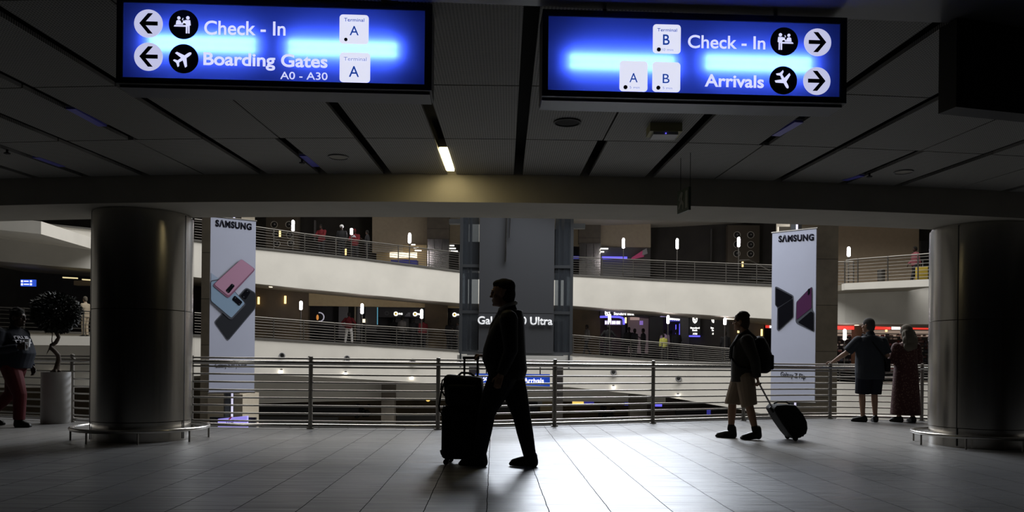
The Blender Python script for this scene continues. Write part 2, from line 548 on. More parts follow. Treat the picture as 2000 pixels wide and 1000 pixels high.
class Plane:
    """an upright face: origin, u along it, up, n towards the viewer"""

    def __init__(s, bl, br):
        s.o = bl.copy(); s.u = (br - bl); s.W = s.u.length; s.u.normalize()
        s.v = Vector((0, 0, 1)); s.n = s.u.cross(s.v).normalized()

    def hit(s, px, py):
        X, Z = ray(px, py); d = Vector((X, 1, Z)); e = Vector((0, 0, CH))
        t = (s.o - e).dot(s.n) / d.dot(s.n)
        return e + d * t

    def ab(s, px, py):
        q = s.hit(px, py) - s.o
        return q.dot(s.u), q.dot(s.v)

    def at(s, a, b, c=0.0):
        return s.o + s.u * a + s.v * b + s.n * c

    def text(s, name, txt, p0, p1, hpx, m, parent, lift, bold=0.0, spacing=1.0, depth=0.002, cap=None):
        """txt fitted between baseline pixels p0..p1, capital height hpx"""
        bm = text_mesh(txt, spacing, bold)
        xs = [v.co.x for v in bm.verts]
        ref = cap or 0.73
        a0, b0 = s.ab(*p0); a1, b1 = s.ab(*p1)
        ah, bh = s.ab(p0[0], p0[1] - hpx)
        k = (bh - b0) / ref
        sx = (a1 - a0) / (max(xs) - min(xs)); x0 = min(xs)
        for v in bm.verts:
            v.co = s.at(a0 + (v.co.x - x0) * sx, b0 + (b1 - b0) * (v.co.x - x0) / (max(xs) - x0) + v.co.y * k, lift)
        r = bmesh.ops.extrude_face_region(bm, geom=bm.faces[:])
        for v in [g for g in r['geom'] if isinstance(g, bmesh.types.BMVert)]:
            v.co += s.n * depth
        return obj(name, bm, m, parent)

    def poly(s, name, pts, m, parent, lift, depth=0.002, bm=None, emit=True):
        """polygon given in face coordinates (a, b)"""
        b_ = bm or B()
        prism(b_, [s.at(a, b, lift) for a, b in pts], Vector((0, 0, 0)), s.n * depth)
        return obj(name, b_, m, parent) if emit else b_

    def disc(s, name, c, r, m, parent, lift, depth=0.003, n=40):
        return s.poly(name, [(c[0] + r * math.cos(2 * math.pi * k / n), c[1] + r * math.sin(2 * math.pi * k / n)) for k in range(n)], m, parent, lift, depth)

    def rrect(s, name, a0, b0, a1, b1, r, m, parent, lift, depth=0.003):
        pts = []
        for cx, cy, st in ((a1 - r, b1 - r, 0), (a0 + r, b1 - r, 90), (a0 + r, b0 + r, 180), (a1 - r, b0 + r, 270)):
            for k in range(7):
                t = R(st + 15 * k); pts.append((cx + r * math.cos(t), cy + r * math.sin(t)))
        return s.poly(name, pts, m, parent, lift, depth)

# ================================================================== THE HALL
ZC, ZB = 3.10, 2.79
posts_px = [(-330, 800), (-95, 812), (140, 824), (373, 834.5), (606, 837.5), (855, 839), (1083, 833), (1275, 827), (1452, 821.5), (1621, 818), (1800, 822), (2010, 832), (2280, 850)]
RP = [onz(x, y, 0) for x, y in posts_px]
RP = [Vector((p.x, p.y, 0)) for p in RP]

# floor up to the edge of the void
bm = B()
edge = [RP[0] + Vector((-8, -1, 0))] + [p + Vector((0, 0.12, 0)) for p in RP] + [RP[-1] + Vector((6, -1, 0))]
poly = [Vector((-16, -9, 0))] + [Vector((16, -9, 0))] + [Vector((16, edge[-1].y, 0))] + edge[::-1] + [Vector((-16, edge[0].y, 0))]
prism(bm, poly, Vector((0, 0, 0)), Vector((0, 0, -0.35)))
struct('floor', bm, 'travertine_tile')

# ceiling of perforated panels in rings about the middle of the void
C = onz(988, 632, ZC); C = Vector((C.x, C.y, 0))
slot_px = [60, 161, 278, 391, 508, 628, 757, 883, 1012, 1140, 1265, 1392, 1514, 1638, 1744, 1859, 1953]
ceil_y = [(0, 345), (500, 335), (1010, 342), (1500, 355), (2000, 378)]


def ang(p):
    return math.atan2(p.x - C.x, C.y - p.y)


def polar(a, r, z=0):
    return Vector((C.x + r * math.sin(a), C.y - r * math.cos(a), z))


def cy_at(x):
    return lerp([q[0] for q in ceil_y], [q[1] for q in ceil_y], x)


TH = [ang(onz(x, cy_at(x), ZC)) for x in slot_px]
step = (TH[-1] - TH[0]) / (len(TH) - 1)
NL = 5
TH = [TH[0] - step * k for k in range(NL, 0, -1)] + TH + [TH[-1] + step * k for k in range(1, 6)]
pc = onz(1012, 342, ZC); RB = math.hypot(pc.x - C.x, pc.y - C.y)
RINGS = [RB, RB + 1.43, RB + 2.88, RB + 4.33, RB + 5.8, RB + 7.3, RB + 8.8, RB + 12, RB + 18]
WIDE, THIN = 0.05, 0.008


def half(k, r):
    j = k - NL              # index into slot_px
    if j % 2 == 0:
        return WIDE
    wide_rows = {7: (0, 1, 2), 9: (0,), 5: (0,), 3: (1, 2), 11: (1, 2), 13: (0, 2), 1: (0, 1, 3), 15: (1,)}.get(j, (0, 2))
    return WIDE if r in wide_rows else THIN


bm = B(); uvl = bm.loops.layers.uv.new('UVMap')
for k in range(len(TH) - 1):
    for r in range(len(RINGS) - 1):
        r0, r1 = RINGS[r] + 0.009, RINGS[r + 1] - 0.009
        hw0, hw1 = half(k, r), half(k + 1, r)
        q = [polar(TH[k] + hw0 / r0, r0, ZC), polar(TH[k + 1] - hw1 / r0, r0, ZC), polar(TH[k + 1] - hw1 / r1, r1, ZC), polar(TH[k] + hw0 / r1, r1, ZC)]
        n0 = len(bm.faces)
        v0 = [bm.verts.new(p) for p in q]; v1 = [bm.verts.new(p + Vector((0, 0, 0.03))) for p in q]
        fs = [bm.faces.new(v0), bm.faces.new(v1[::-1])] + [bm.faces.new((v0[i], v0[(i + 1) % 4], v1[(i + 1) % 4], v1[i])) for i in range(4)]
        am = (TH[k] + TH[k + 1]) / 2; ca, sa = math.cos(am), math.sin(am)
        for f in fs:
            for l in f.loops:
                x, y = l.vert.co.x - C.x, l.vert.co.y - C.y
                l[uvl].uv = (x * ca + y * sa, -x * sa + y * ca)
struct('ceiling', bm, 'perforated_ceiling')
bm = B(); box(bm, -16, 16, -9, C.y - RB + 3.2, ZC + 0.22, ZC + 0.3)
struct('ceiling_plenum', bm, 'slot_black')

# beam at the edge of the void
bm = B()
N_ = 72; a0, a1 = R(-27), R(27)
cols = []
for i in range(N_ + 1):
    a = a0 + (a1 - a0) * i / N_
    cols.append([bm.verts.new(polar(a, RB, ZC + 0.5)), bm.verts.new(polar(a, RB, ZB)), bm.verts.new(polar(a, RB - 0.95, ZB)), bm.verts.new(polar(a, RB - 0.95, ZC + 0.5))])
for p, q in zip(cols, cols[1:]):
    for k in range(4):
        bm.faces.new((p[k], p[(k + 1) % 4], q[(k + 1) % 4], q[k]))
bm.faces.new(cols[0]); bm.faces.new(cols[-1][::-1])
struct('beam', bm, 'beam_paint')
# bulkhead over the signs, smooth and glossy
bm = B()
e0, e1 = P(950, 14, 4.64), P(2000, 45, 4.86)
t = (e1 - e0); t.z = 0; t.normalize()
pL, pR = e0 - t * 9, e0 + t * 9
zb = (e0.z + e1.z) / 2
q = [Vector((pL.x, -9, zb)), Vector((pR.x, -9, zb)), Vector((pR.x, pR.y, zb)), Vector((pL.x, pL.y, zb))]
hexa(bm, q + [p + Vector((0, 0, ZC + 0.2 - zb)) for p in q])
struct('ceiling_bulkhead', bm, 'bulkhead_gloss')
# joints between the bulkhead sheets
# hall walls out of view
for nm, b in (('wall_back', (-16, 16, -9.3, -9, 0, 3.4)), ('wall_left', (-16.3, -16, -9, 9, 0, 3.4)), ('wall_right', (16, 16.3, -9, 9, 0, 3.4))):
    bm = B(); box(bm, *b); struct(nm, bm, 'hall_wall')

# ------------------------------------------------------------------ luminaires in the slots


def luminaire(pxa, pxb, m, label, grp=None):
    """tube tray seen between two pixels along a slot"""
    A, Bq = onz(*pxa, ZC), onz(*pxb, ZC)
    c = (A + Bq) / 2
    root = thing('ceiling_light', label, 'light', (c.x, c.y, ZC), 0, grp)
    u = (Bq - A).normalized(); v = Vector((-u.y, u.x, 0)); L_ = (Bq - A).length / 2
    bm = B(); obox(bm, c + Vector((0, 0, 0.055)), u, v, Vector((0, 0, 1)), L_ + 0.02, 0.044, 0.04)
    obj('tray', bm, 'grey_metal', root)
    bm = B(); obox(bm, c + Vector((0, 0, 0.004)), u, v, Vector((0, 0, 1)), L_, 0.04, 0.009)
    obj('diffuser', bm, m, root)
    return root


luminaire((866, 291), (880, 333), 'luminaire_lit', 'lit warm white light strip in the ceiling slot above the beam')
luminaire((138, 212), (200, 246), 'luminaire_off', 'unlit bluish light strip in the ceiling slot beside the boarding gates sign')
luminaire((70, 307), (121, 325), 'luminaire_off', 'unlit light strip low down in the outermost ceiling slot beyond the boarding gates sign')
luminaire((592, 304), (617, 325), 'luminaire_off', 'short unlit light strip in the ceiling slot below the boarding gates sign')
luminaire((1561, 238), (1515, 265), 'luminaire_off', 'unlit bluish light strip in the ceiling slot just below the arrivals sign')
luminaire((1683, 343), (1650, 352), 'luminaire_off', 'unlit light strip near the beam beyond the hanging exit sign')

# ------------------------------------------------------------------ ceiling fittings


def ceil_disc(px, py, rpx, name, label, cat, m, lip=0.012):
    c = onz(px, py, ZC); r = rpx * c.y / F
    root = thing(name, label, cat, c)
    bm = B(); lathe(bm, c, [(r * 1.12, 0.0), (r * 1.12, -lip), (r, -lip), (r, 0.0)], 36, cap=False); obj('rim', bm, 'grey_metal' if m != 'slot_black' else 'black', root)
    bm = B(); lathe(bm, c + Vector((0, 0, -0.002)), [(r * 1.02, 0.002), (r * 1.02, -0.003), (r * 0.5, -0.004)], 36); obj('grille', bm, m, root)


ceil_disc(1108, 238, 24, 'ceiling_speaker', 'round black ceiling opening below the arrivals sign', 'speaker', 'slot_black')
ceil_disc(661, 306, 18, 'ceiling_speaker', 'pale round ceiling speaker below the boarding gates sign', 'speaker', 'beam_paint')
ceil_disc(1765, 335, 16, 'ceiling_speaker', 'pale round ceiling speaker beyond the hanging black display', 'speaker', 'beam_paint')
# emergency light box
c = onz(1297, 246, ZC); s_ = c.y / F
root = thing('emergency_light', 'yellowish box emergency light on the ceiling below the arrivals sign', 'light', c)
bm = B(); box(bm, c.x - 31 * s_, c.x + 31 * s_, c.y - 0.10, c.y + 0.10, ZC - 0.075, ZC); obj('housing', bm, mat('aged_plastic', (0.42, 0.40, 0.20), 0.5), root)
bm = B(); box(bm, c.x - 24 * s_, c.x + 24 * s_, c.y - 0.085, c.y + 0.085, ZC - 0.10, ZC - 0.075); obj('lens', bm, mat('lens_plastic', (0.35, 0.36, 0.38), 0.3), root)
bm = B(); ellipsoid(bm, (c.x, c.y - 0.088, ZC - 0.09), (0.006, 0.006, 0.006)); obj('indicator', bm, 'blue_glow', root)
# small sprinkler heads
for (x, y), lb in (((14, 292), 'small black sprinkler head in the ceiling far beyond the plant'), ((590, 311), 'small black sprinkler head under the slot below the boarding gates sign'), ((1698, 338), 'small black sprinkler head near the beam beyond the exit sign')):
    c = onz(x, y, ZC)
    bm = B(); lathe(bm, c, [(0.012, 0), (0.012, -0.03), (0.03, -0.035), (0.03, -0.045), (0.008, -0.05)], 12)
    tag(obj('sprinkler_head', bm, 'black', loc=c), lb, 'sprinkler')

# ------------------------------------------------------------------ columns and their bumper rails


def column(px, d, hr_px, label, ring_label):
    s = F / d
    y0 = CY + (px - CX) * math.tan(ROLL)
    c = P(px, y0, d); c = Vector((c.x, c.y, 0)); r = 91 / s
    root = thing('column', label, 'column', c); root['kind'] = 'structure'
    for nm, prof in (('base_ring', [(r - 0.012, 0), (r - 0.012, 0.235), (r - 0.02, 0.24)]),
                     ('lower_cladding', [(r - 0.02, 0.24), (r, 0.245), (r, 1.585), (r - 0.012, 1.59)]),
                     ('upper_cladding', [(r - 0.012, 1.59), (r, 1.595), (r, ZB - 0.03), (r - 0.02, ZB - 0.028), (r - 0.02, ZB)])):
        bm = B(); lathe(bm, c, prof, 96, cap=False)
        o = obj(nm, bm, 'column_steel', root, smooth=True)
        md = o.modifiers.new('edge', 'EDGE_SPLIT'); md.split_angle = R(40)
    # vertical joints of the cladding sheets
    bm = B()
    for a in ((R(-11), R(217), R(110)) if px < 1000 else (R(215), R(-20), R(100))):
        u = Vector((math.cos(a), math.sin(a), 0))
        obox(bm, c + u * (r - 0.002) + Vector((0, 0, ZB / 2)), u.cross(Vector((0, 0, 1))), Vector((0, 0, 1)), u, 0.006, ZB / 2 - 0.02, 0.004)
    obj('cladding_joint', bm, 'black', root)
    # ring
    ring = thing('bumper_rail', ring_label, 'rail', c)
    RR = hr_px / s
    bm = B(); tube(bm, [c + Vector((RR * math.cos(2 * math.pi * k / 96), RR * math.sin(2 * math.pi * k / 96), 0.15)) for k in range(96)], 0.023, 10, closed=True)
    obj('ring', bm, 'rail_steel', ring, smooth=True)
    for k in range(8):
        a = R(-113 + 45 * k) if px < 1000 else R(-131 + 45 * k)
        q = c + Vector((RR * math.cos(a), RR * math.sin(a), 0))
        bm = B(); tube(bm, [q, q + Vector((0, 0, 0.135))], 0.012, 8); obj('leg', bm, 'post_steel', ring)


column(278, 9.94, 122.5, 'broad round column clad in brushed steel beside the potted tree', 'low steel ring rail on short legs around the column near the potted tree')
column(1915, 10.26, 119, 'broad round column clad in brushed steel beside the sightseeing couple', 'low steel ring rail on short legs around the column near the couple')

# ------------------------------------------------------------------ the railing along the void
rail = thing('railing', 'brushed steel railing with posts and horizontal rods along the edge of the void', 'railing', RP[5])
for p in RP:
    bm = B(); lathe(bm, p, [(0.055, 0), (0.055, 0.012), (0.031, 0.014), (0.031, 0.935)], 18)
    o = obj('post', bm, 'post_steel', rail, smooth=False)
    bm = B(); lathe(bm, p, [(0.012, 0.985), (0.012, 0.995), (0.030, 1.0), (0.030, 1.055), (0.012, 1.06)], 18)
    ROOTM[o.name] = ROOTM[rail.name]
    obj('post_cap', bm, 'post_steel', o)


def rail_line(z, r, off=0.0, n=10):
    pts = []
    for i in range(len(RP) - 1):
        for k in range(4):
            t = k / 4
            p0 = RP[max(i - 1, 0)]; p1 = RP[i]; p2 = RP[i + 1]; p3 = RP[min(i + 2, len(RP) - 1)]
            q = 0.5 * ((2 * p1) + (p2 - p0) * t + (2 * p0 - 5 * p1 + 4 * p2 - p3) * t * t + (3 * p1 - p0 - 3 * p2 + p3) * t ** 3)
            pts.append(q + Vector((0, off, z)))
    pts.append(RP[-1] + Vector((0, off, z)))
    bm = B(); tube(bm, pts, r, n)
    return bm


obj('handrail', rail_line(0.962, 0.032, 0, 14), 'rail_steel', rail, smooth=True)
for z in (1.025, 0.90, 0.79, 0.675, 0.56, 0.447, 0.335, 0.222, 0.11):
    obj('rod', rail_line(z, 0.0135, -0.01), 'rod_steel', rail, smooth=True)
obj('kick_rail', rail_line(0.048, 0.026, 0.02), 'rail_steel', rail, smooth=True)

# ------------------------------------------------------------------ pictograms (unit disc coordinates)
ARROW = [(-0.62, 0), (-0.02, 0.72), (0.32, 0.72), (-0.18, 0.14), (0.66, 0.14), (0.66, -0.14), (-0.18, -0.14), (0.32, -0.72), (-0.02, -0.72)]
PLANE_ = [(0.78, 0.04), (0.70, 0.13), (0.52, 0.16), (0.22, 0.15), (-0.12, 0.72), (-0.30, 0.72), (-0.12, 0.14), (-0.46, 0.12), (-0.62, 0.34), (-0.76, 0.34), (-0.66, 0.02),
          (-0.76, -0.30), (-0.62, -0.30), (-0.46, -0.06), (-0.12, -0.08), (-0.30, -0.66), (-0.12, -0.66), (0.22, -0.09), (0.52, -0.08), (0.70, -0.05)]


def pict_arrow(pl, c, r, parent, flip, lift):
    pl.poly('arrow', [(c[0] + x * r * flip, c[1] + y * r) for x, y in ARROW], 'sign_black', parent, lift)


def pict_plane(pl, c, r, parent, turn, lift, m='lit_letters', k=1.0):
    ca, sa = math.cos(R(turn)), math.sin(R(turn))
    pl.poly('aircraft_pictogram', [(c[0] + (x * ca - y * sa) * r * k, c[1] + (x * sa + y * ca) * r * k) for x, y in PLANE_], m, parent, lift)


def pict_desk(pl, c, r, parent, flip, lift):
    bm = B()

    def pp(pts):
        pl.poly('', [(c[0] + x * r * flip, c[1] + y * r) for x, y in pts], None, None, lift, 0.002, bm, False)

    def cc(x, y, q):
        pp([(x + q * math.cos(k * math.pi / 8), y + q * math.sin(k * math.pi / 8)) for k in range(16)])
    cc(0.30, 0.46, 0.12)                                                    # traveller
    pp([(0.14, 0.30), (0.46, 0.30), (0.50, -0.05), (0.42, -0.08), (0.42, -0.62), (0.33, -0.62), (0.32, -0.12), (0.28, -0.12), (0.27, -0.62), (0.17, -0.62), (0.17, 0.05), (0.04, 0.18), (0.0, 0.12)])
    cc(-0.32, 0.44, 0.11)                                                   # clerk
    pp([(-0.52, -0.02), (-0.48, 0.24), (-0.36, 0.30), (-0.22, 0.26), (-0.10, 0.04), (0.02, 0.30), (0.07, 0.26), (-0.05, -0.02)])
    pp([(-0.66, -0.16), (-0.60, -0.06), (0.16, -0.06), (0.16, -0.16)])      # counter
    pp([(-0.10, 0.30), (-0.05, 0.44), (-0.01, 0.43), (-0.06, 0.28)])
    obj('check_in_pictogram', bm, 'lit_letters', parent)


def big_sign(label, tl, tr, bl, br, d0, d1, tubes, frame):
    """suspended light box: black frame, blue film, tubes behind; pixel corners of the lit face"""
    A, Bq = P(*bl, d0), P(*br, d1)
    z0 = (A.z + Bq.z) / 2; z1 = (P(*tl, d0).z + P(*tr, d1).z) / 2
    A.z = Bq.z = z0
    pl = Plane(A, Bq)
    H, W = z1 - z0, pl.W
    fl, ft, fr, fb = frame
    D = 0.22
    mid = pl.at(W / 2, 0, 0)
    root = thing('hanging_sign', label, 'sign', (mid.x, mid.y, z0 - fb))
    u, v, n = pl.u, pl.v, pl.n
    # housing: frame bars and the box behind
    bm = B()
    for a, b in ((-fl, 0), (W, W + fr)):
        obox(bm, pl.at((a + b) / 2, (H + ft - fb) / 2, -D / 2 + 0.006), u, v, n, (b - a) / 2, (H + ft + fb) / 2, D / 2 + 0.006)
    for a, b in ((-fb, 0), (H, H + ft)):
        obox(bm, pl.at(W / 2, (a + b) / 2, -D / 2 + 0.006), u, v, n, W / 2, (b - a) / 2, D / 2 + 0.006)
    obj('frame', bm, 'sign_black', root)
    bm = B(); obox(bm, pl.at(W / 2, H / 2, -D + 0.01), u, v, n, W / 2, H / 2, 0.01); obj('back_panel', bm, 'sign_inner', root)
    bm = B(); obox(bm, pl.at(W / 2, -fb - 0.006, -D / 2 - 0.01), u, v, n, W / 2 + fl * 0.9, 0.006, D / 2 - 0.02); obj('underside_tray', bm, 'grey_metal', root)
    # film face
    bm = B(); vs = [bm.verts.new(pl.at(*q)) for q in ((0, 0, 0), (W, 0, 0), (W, H, 0), (0, H, 0))]; bm.faces.new(vs)
    obj('face_panel', bm, 'sign_blue_film', root)
    for (x0, y0), (x1, y1) in tubes:
        a0, b0 = pl.ab(x0, y0); a1, b1 = pl.ab(x1, y1)
        bb = (b0 + b1) / 2
        for off in (-0.026, 0.026):
            bm = B(); tube(bm, [pl.at(a0, bb + off, -0.029), pl.at(a1, bb + off, -0.029)], 0.016, 10); obj('tube', bm, 'tube_white', root)
    for a in (W * 0.2, W * 0.8):
        bm = B(); tube(bm, [pl.at(a, H + ft, -D / 2), pl.at(a, H + ft + 0.2, -D / 2)], 0.012, 8); obj('hanger', bm, 'black', root)
    return pl, root


def sc(pl, px, py, r):
    q = pl.hit(px, py)
    return pl.ab(px, py), r * q.y / F


def sign_disc(pl, root, px, py, r, kind, flip=1, turn=0):
    c, rr = sc(pl, px, py, r)
    if kind == 'arrow':
        o = pl.disc('arrow_disc', c, rr, 'lit_disc', root, 0.004); pict_arrow(pl, c, rr, o, flip, 0.008)
    elif kind == 'plane':
        o = pl.disc('pictogram_disc', c, rr, 'sign_black', root, 0.004); pict_plane(pl, c, rr, o, turn, 0.008, k=0.86)
    else:
        o = pl.disc('pictogram_disc', c, rr, 'sign_black', root, 0.004); pict_desk(pl, c, rr * 0.98, o, flip, 0.008)


def sign_box(pl, root, x0, y0, x1, y1):
    a0, b1 = pl.ab(x0, y0); a1, b0 = pl.ab(x1, y1)
    return pl.rrect('terminal_tile', a0, b0, a1, b1, 0.02, 'lit_box', root, 0.004)


fr = (0.034, 0.035, 0.042, 0.034)
pl, root = big_sign('blue backlit hanging sign reading Check - In and Boarding Gates with arrows pointing left-hand'.replace(' pointing left-hand', ''),
                    (240, 5), (832, 21), (240, 153), (829, 165), 4.60, 4.67, [((290, 84), (500, 88)), ((562, 93), (776, 97))], fr)
sign_disc(pl, root, 290.8, 46.9, 27.5, 'arrow'); sign_disc(pl, root, 290.8, 111.5, 27.5, 'arrow')
sign_disc(pl, root, 359.4, 48.8, 28.5, 'desk'); sign_disc(pl, root, 359.4, 115.5, 28.5, 'plane', turn=35)
pl.text('lettering', 'Check - In', (399.6, 68), (558, 70), 28, 'lit_letters', root, 0.006, bold=0.012, cap=0.73)
pl.text('lettering', 'Boarding Gates', (398, 127), (640, 132.7), 26, 'lit_letters', root, 0.006, bold=0.022, cap=0.75)
pl.text('lettering', 'A0 - A30', (548, 155), (640, 157), 15, 'lit_letters', root, 0.006, bold=0.003)
o = sign_box(pl, root, 663.7, 29, 720, 87.5)
pl.text('lettering', 'Terminal', (672.6, 43), (712, 44), 7, 'ink_blue', o, 0.009); pl.text('lettering', 'A', (683.5, 70), (701, 70.3), 19, 'ink_blue', o, 0.009, bold=0.004)
c, rr = sc(pl, 676, 78.5, 3.3); pl.disc('walking_dot', c, rr, 'sign_black', o, 0.009, n=16)
o = sign_box(pl, root, 664, 103, 723, 162.4)
pl.text('lettering', 'Terminal', (672, 119.5), (716.5, 120.5), 7.5, 'ink_pale', o, 0.009); pl.text('lettering', 'A', (682, 151), (701.6, 151.4), 22, 'ink_blue', o, 0.009, bold=0.004)

pl, root = big_sign('blue backlit hanging sign reading Check - In and Arrivals', (1071, 31), (1640, 48), (1069.7, 176.5), (1639, 191), 4.60, 4.67,
                    [((1112, 120), (1318, 124)), ((1377, 122), (1586, 126))], (0.034, 0.035, 0.038, 0.036))
sign_disc(pl, root, 1596, 83.5, 27, 'arrow', -1); sign_disc(pl, root, 1594.5, 159, 27, 'arrow', -1)
sign_disc(pl, root, 1531, 81.8, 27.5, 'desk', -1); sign_disc(pl, root, 1529, 157.7, 27.5, 'plane', turn=-62)
pl.text('lettering', 'Check - In', (1343, 94), (1493.8, 97), 26, 'lit_letters', root, 0.006, bold=0.012)
pl.text('lettering', 'Arrivals', (1375.6, 169), (1491, 172), 25, 'lit_letters', root, 0.006, bold=0.022, cap=0.75)
o = sign_box(pl, root, 1275, 48, 1328.7, 106)
pl.text('lettering', 'Terminal', (1283, 62.5), (1321.5, 63.3), 6.5, 'ink_blue', o, 0.009); pl.text('lettering', 'B', (1294, 88.5), (1307, 88.8), 21, 'ink_blue', o, 0.009, bold=0.01)
c, rr = sc(pl, 1286, 98, 4); pl.disc('walking_dot', c, rr, 'sign_black', o, 0.009, n=16)
pl.text('lettering', '10 min', (1292, 100.5), (1314, 101), 5, 'ink_pale', o, 0.009)
o = sign_box(pl, root, 1210, 119.5, 1264, 180)
pl.text('lettering', 'A', (1228.8, 161.7), (1244.6, 162), 19, 'ink_blue', o, 0.009)
c, rr = sc(pl, 1221, 171.5, 4); pl.disc('walking_dot', c, rr, 'sign_black', o, 0.009, n=16)
pl.text('lettering', '5 min', (1229, 174), (1248.6, 174.5), 5, 'ink_pale', o, 0.009)
o = sign_box(pl, root, 1274, 121.5, 1327.8, 181)
pl.text('lettering', 'B', (1293.5, 163.4), (1306.7, 163.7), 19, 'ink_blue', o, 0.009)
c, rr = sc(pl, 1285, 172.6, 4); pl.disc('walking_dot', c, rr, 'sign_black', o, 0.009, n=16)
pl.text('lettering', '5 min', (1293.5, 175.3), (1312, 175.8), 5, 'ink_pale', o, 0.009)

# dark display hung at the edge of the view
A, Bq = P(1870, 204, 4.75), P(2125, 212, 4.98)
z0 = P(1870, 204, 4.75).z; z1 = P(1870, 42, 4.75).z
A.z = Bq.z = z0; pl = Plane(A, Bq)
root = thing('hanging_display', 'black switched-off display box hanging from the ceiling beside the arrivals sign', 'display', pl.at(pl.W / 2, 0, 0))
bm = B(); obox(bm, pl.at(pl.W / 2, (z1 - z0) / 2, -0.07), pl.u, pl.v, pl.n, pl.W / 2 + 0.01, (z1 - z0) / 2 + 0.015, 0.07); obj('housing', bm, 'sign_black', root)
bm = B(); obox(bm, pl.at(pl.W / 2, (z1 - z0) / 2, 0.004), pl.u, pl.v, pl.n, pl.W / 2 - 0.03, (z1 - z0) / 2 - 0.02, 0.004); obj('screen', bm, 'black', root)
for a in (0.12, pl.W - 0.12):
    bm = B(); tube(bm, [pl.at(a, z1 - z0, -0.07), pl.at(a, ZC + 0.1 - z0, -0.07)], 0.015, 8); obj('hanger', bm, 'black', root)

# small exit sign on two wires
d = 8.0
c = P(1336, 392, d); u = Vector((0.25, -0.97, 0)).normalized()
hw, hh = 0.125, 0.115
pl = Plane(c - u * hw + Vector((0, 0, -hh)), c + u * hw + Vector((0, 0, -hh)))
root = thing('exit_sign', 'small green exit sign hanging on two wires in front of the beam', 'sign', c + Vector((0, 0, -hh)))
bm = B(); obox(bm, c, pl.u, pl.v, pl.n, hw, hh, 0.012); obj('plate', bm, mat('exit_green', (0.05, 0.075, 0.055), 0.4), root)
mat('exit_white', (0.22, 0.23, 0.21), 0.5)
fig = [(0.0, 0.02), (0.03, 0.09), (0.0, 0.12), (-0.05, 0.1), (-0.09, 0.03), (-0.06, 0.0), (-0.045, 0.05), (-0.03, 0.055), (-0.045, 0.0), (-0.10, -0.08), (-0.075, -0.1), (-0.02, -0.03), (0.02, -0.06), (0.02, -0.11), (0.05, -0.11), (0.055, -0.035)]
pl.poly('running_figure', [(hw + x * 0.8 - 0.02, hh + y * 0.8) for x, y in fig], 'exit_white', root, 0.013)
pl.poly('doorway_mark', [(hw + 0.055, 0.03), (hw + 0.105, 0.03), (hw + 0.105, 0.20), (hw + 0.055, 0.20)], 'exit_white', root, 0.013)
for a in (0.02, 2 * hw - 0.02):
    bm = B(); q = pl.at(a, 2 * hh, -0.012); tube(bm, [q, Vector((q.x, q.y, ZC + 0.05))], 0.003, 6); obj('wire', bm, 'black', root)

# ================================================================== THE ATRIUM BEYOND
DX = [-120, 180, 380, 497, 700, 900, 1115, 1300, 1510, 1632, 1817, 2080]
DD = [34.5, 36, 37, 38, 40.3, 43, 45, 43.5, 41, 38.5, 36.5, 34]


def dA(x):
    return lerp(DX, DD, x)


def dense(pts, n=6):
    out = []
    for (x0, *a), (x1, *b) in zip(pts, pts[1:]):
        for k in range(n):
            t = k / n
            out.append((x0 + (x1 - x0) * t, *[p + (q - p) * t for p, q in zip(a, b)]))
    out.append(tuple(pts[-1]))
    return out


def gallery(name, pts, back, m='plaster_white', dd=0.0, floor_m='gallery_floor'):
    """curved gallery: white parapet face between two sight lines, slab running back from it"""
    pts = dense(pts)
    front, slab = B(), B()
    rows = []
    for x, yt, yb in pts:
        d = dA(x) + dd
        t, b_ = P(x, yt, d), P(x, yb, d)
        rows.append((t, b_))
    for bm_, (off, dep, dz) in ((front, (0, 0.35, 0)),):
        prev = None
        for t, b_ in rows:
            q = [bm_.verts.new(t), bm_.verts.new(b_), bm_.verts.new(b_ + Vector((0, dep, 0))), bm_.verts.new(t + Vector((0, dep, 0)))]
            if prev:
                for k in range(4):
                    bm_.faces.new((prev[k], prev[(k + 1) % 4], q[(k + 1) % 4], q[k]))
            else:
                bm_.faces.new(q)
            prev = q
        bm_.faces.new(prev[::-1])
    struct('wall_' + name, front, m)
    prev = None
    for t, b_ in rows:
        th = 0.3
        q = [slab.verts.new(t + Vector((0, 0.35, -0.02))), slab.verts.new(b_ + Vector((0, 0.35, 0.01))), slab.verts.new(b_ + Vector((0, back, 0.01))), slab.verts.new(t + Vector((0, back, -0.02)))]
        if prev:
            for k in range(4):
                slab.faces.new((prev[k], prev[(k + 1) % 4], q[(k + 1) % 4], q[k]))
        else:
            slab.faces.new(q)
        prev = q
    slab.faces.new(prev[::-1])
    struct('floor_' + name, slab, floor_m)
    return pts


def curved_wall(name, pts, dd, m, th=0.3):
    pts = dense(pts, 4); bm = B(); prev = None
    for x, yt, yb in pts:
        d = dA(x) + dd
        t, b_ = P(x, yt, d), P(x, yb, d)
        q = [bm.verts.new(t), bm.verts.new(b_), bm.verts.new(b_ + Vector((0, th, 0))), bm.verts.new(t + Vector((0, th, 0)))]
        if prev:
            for k in range(4):
                bm.faces.new((prev[k], prev[(k + 1) % 4], q[(k + 1) % 4], q[k]))
        else:
            bm.faces.new(q)
        prev = q
    bm.faces.new(prev[::-1])
    return struct(name, bm, m)


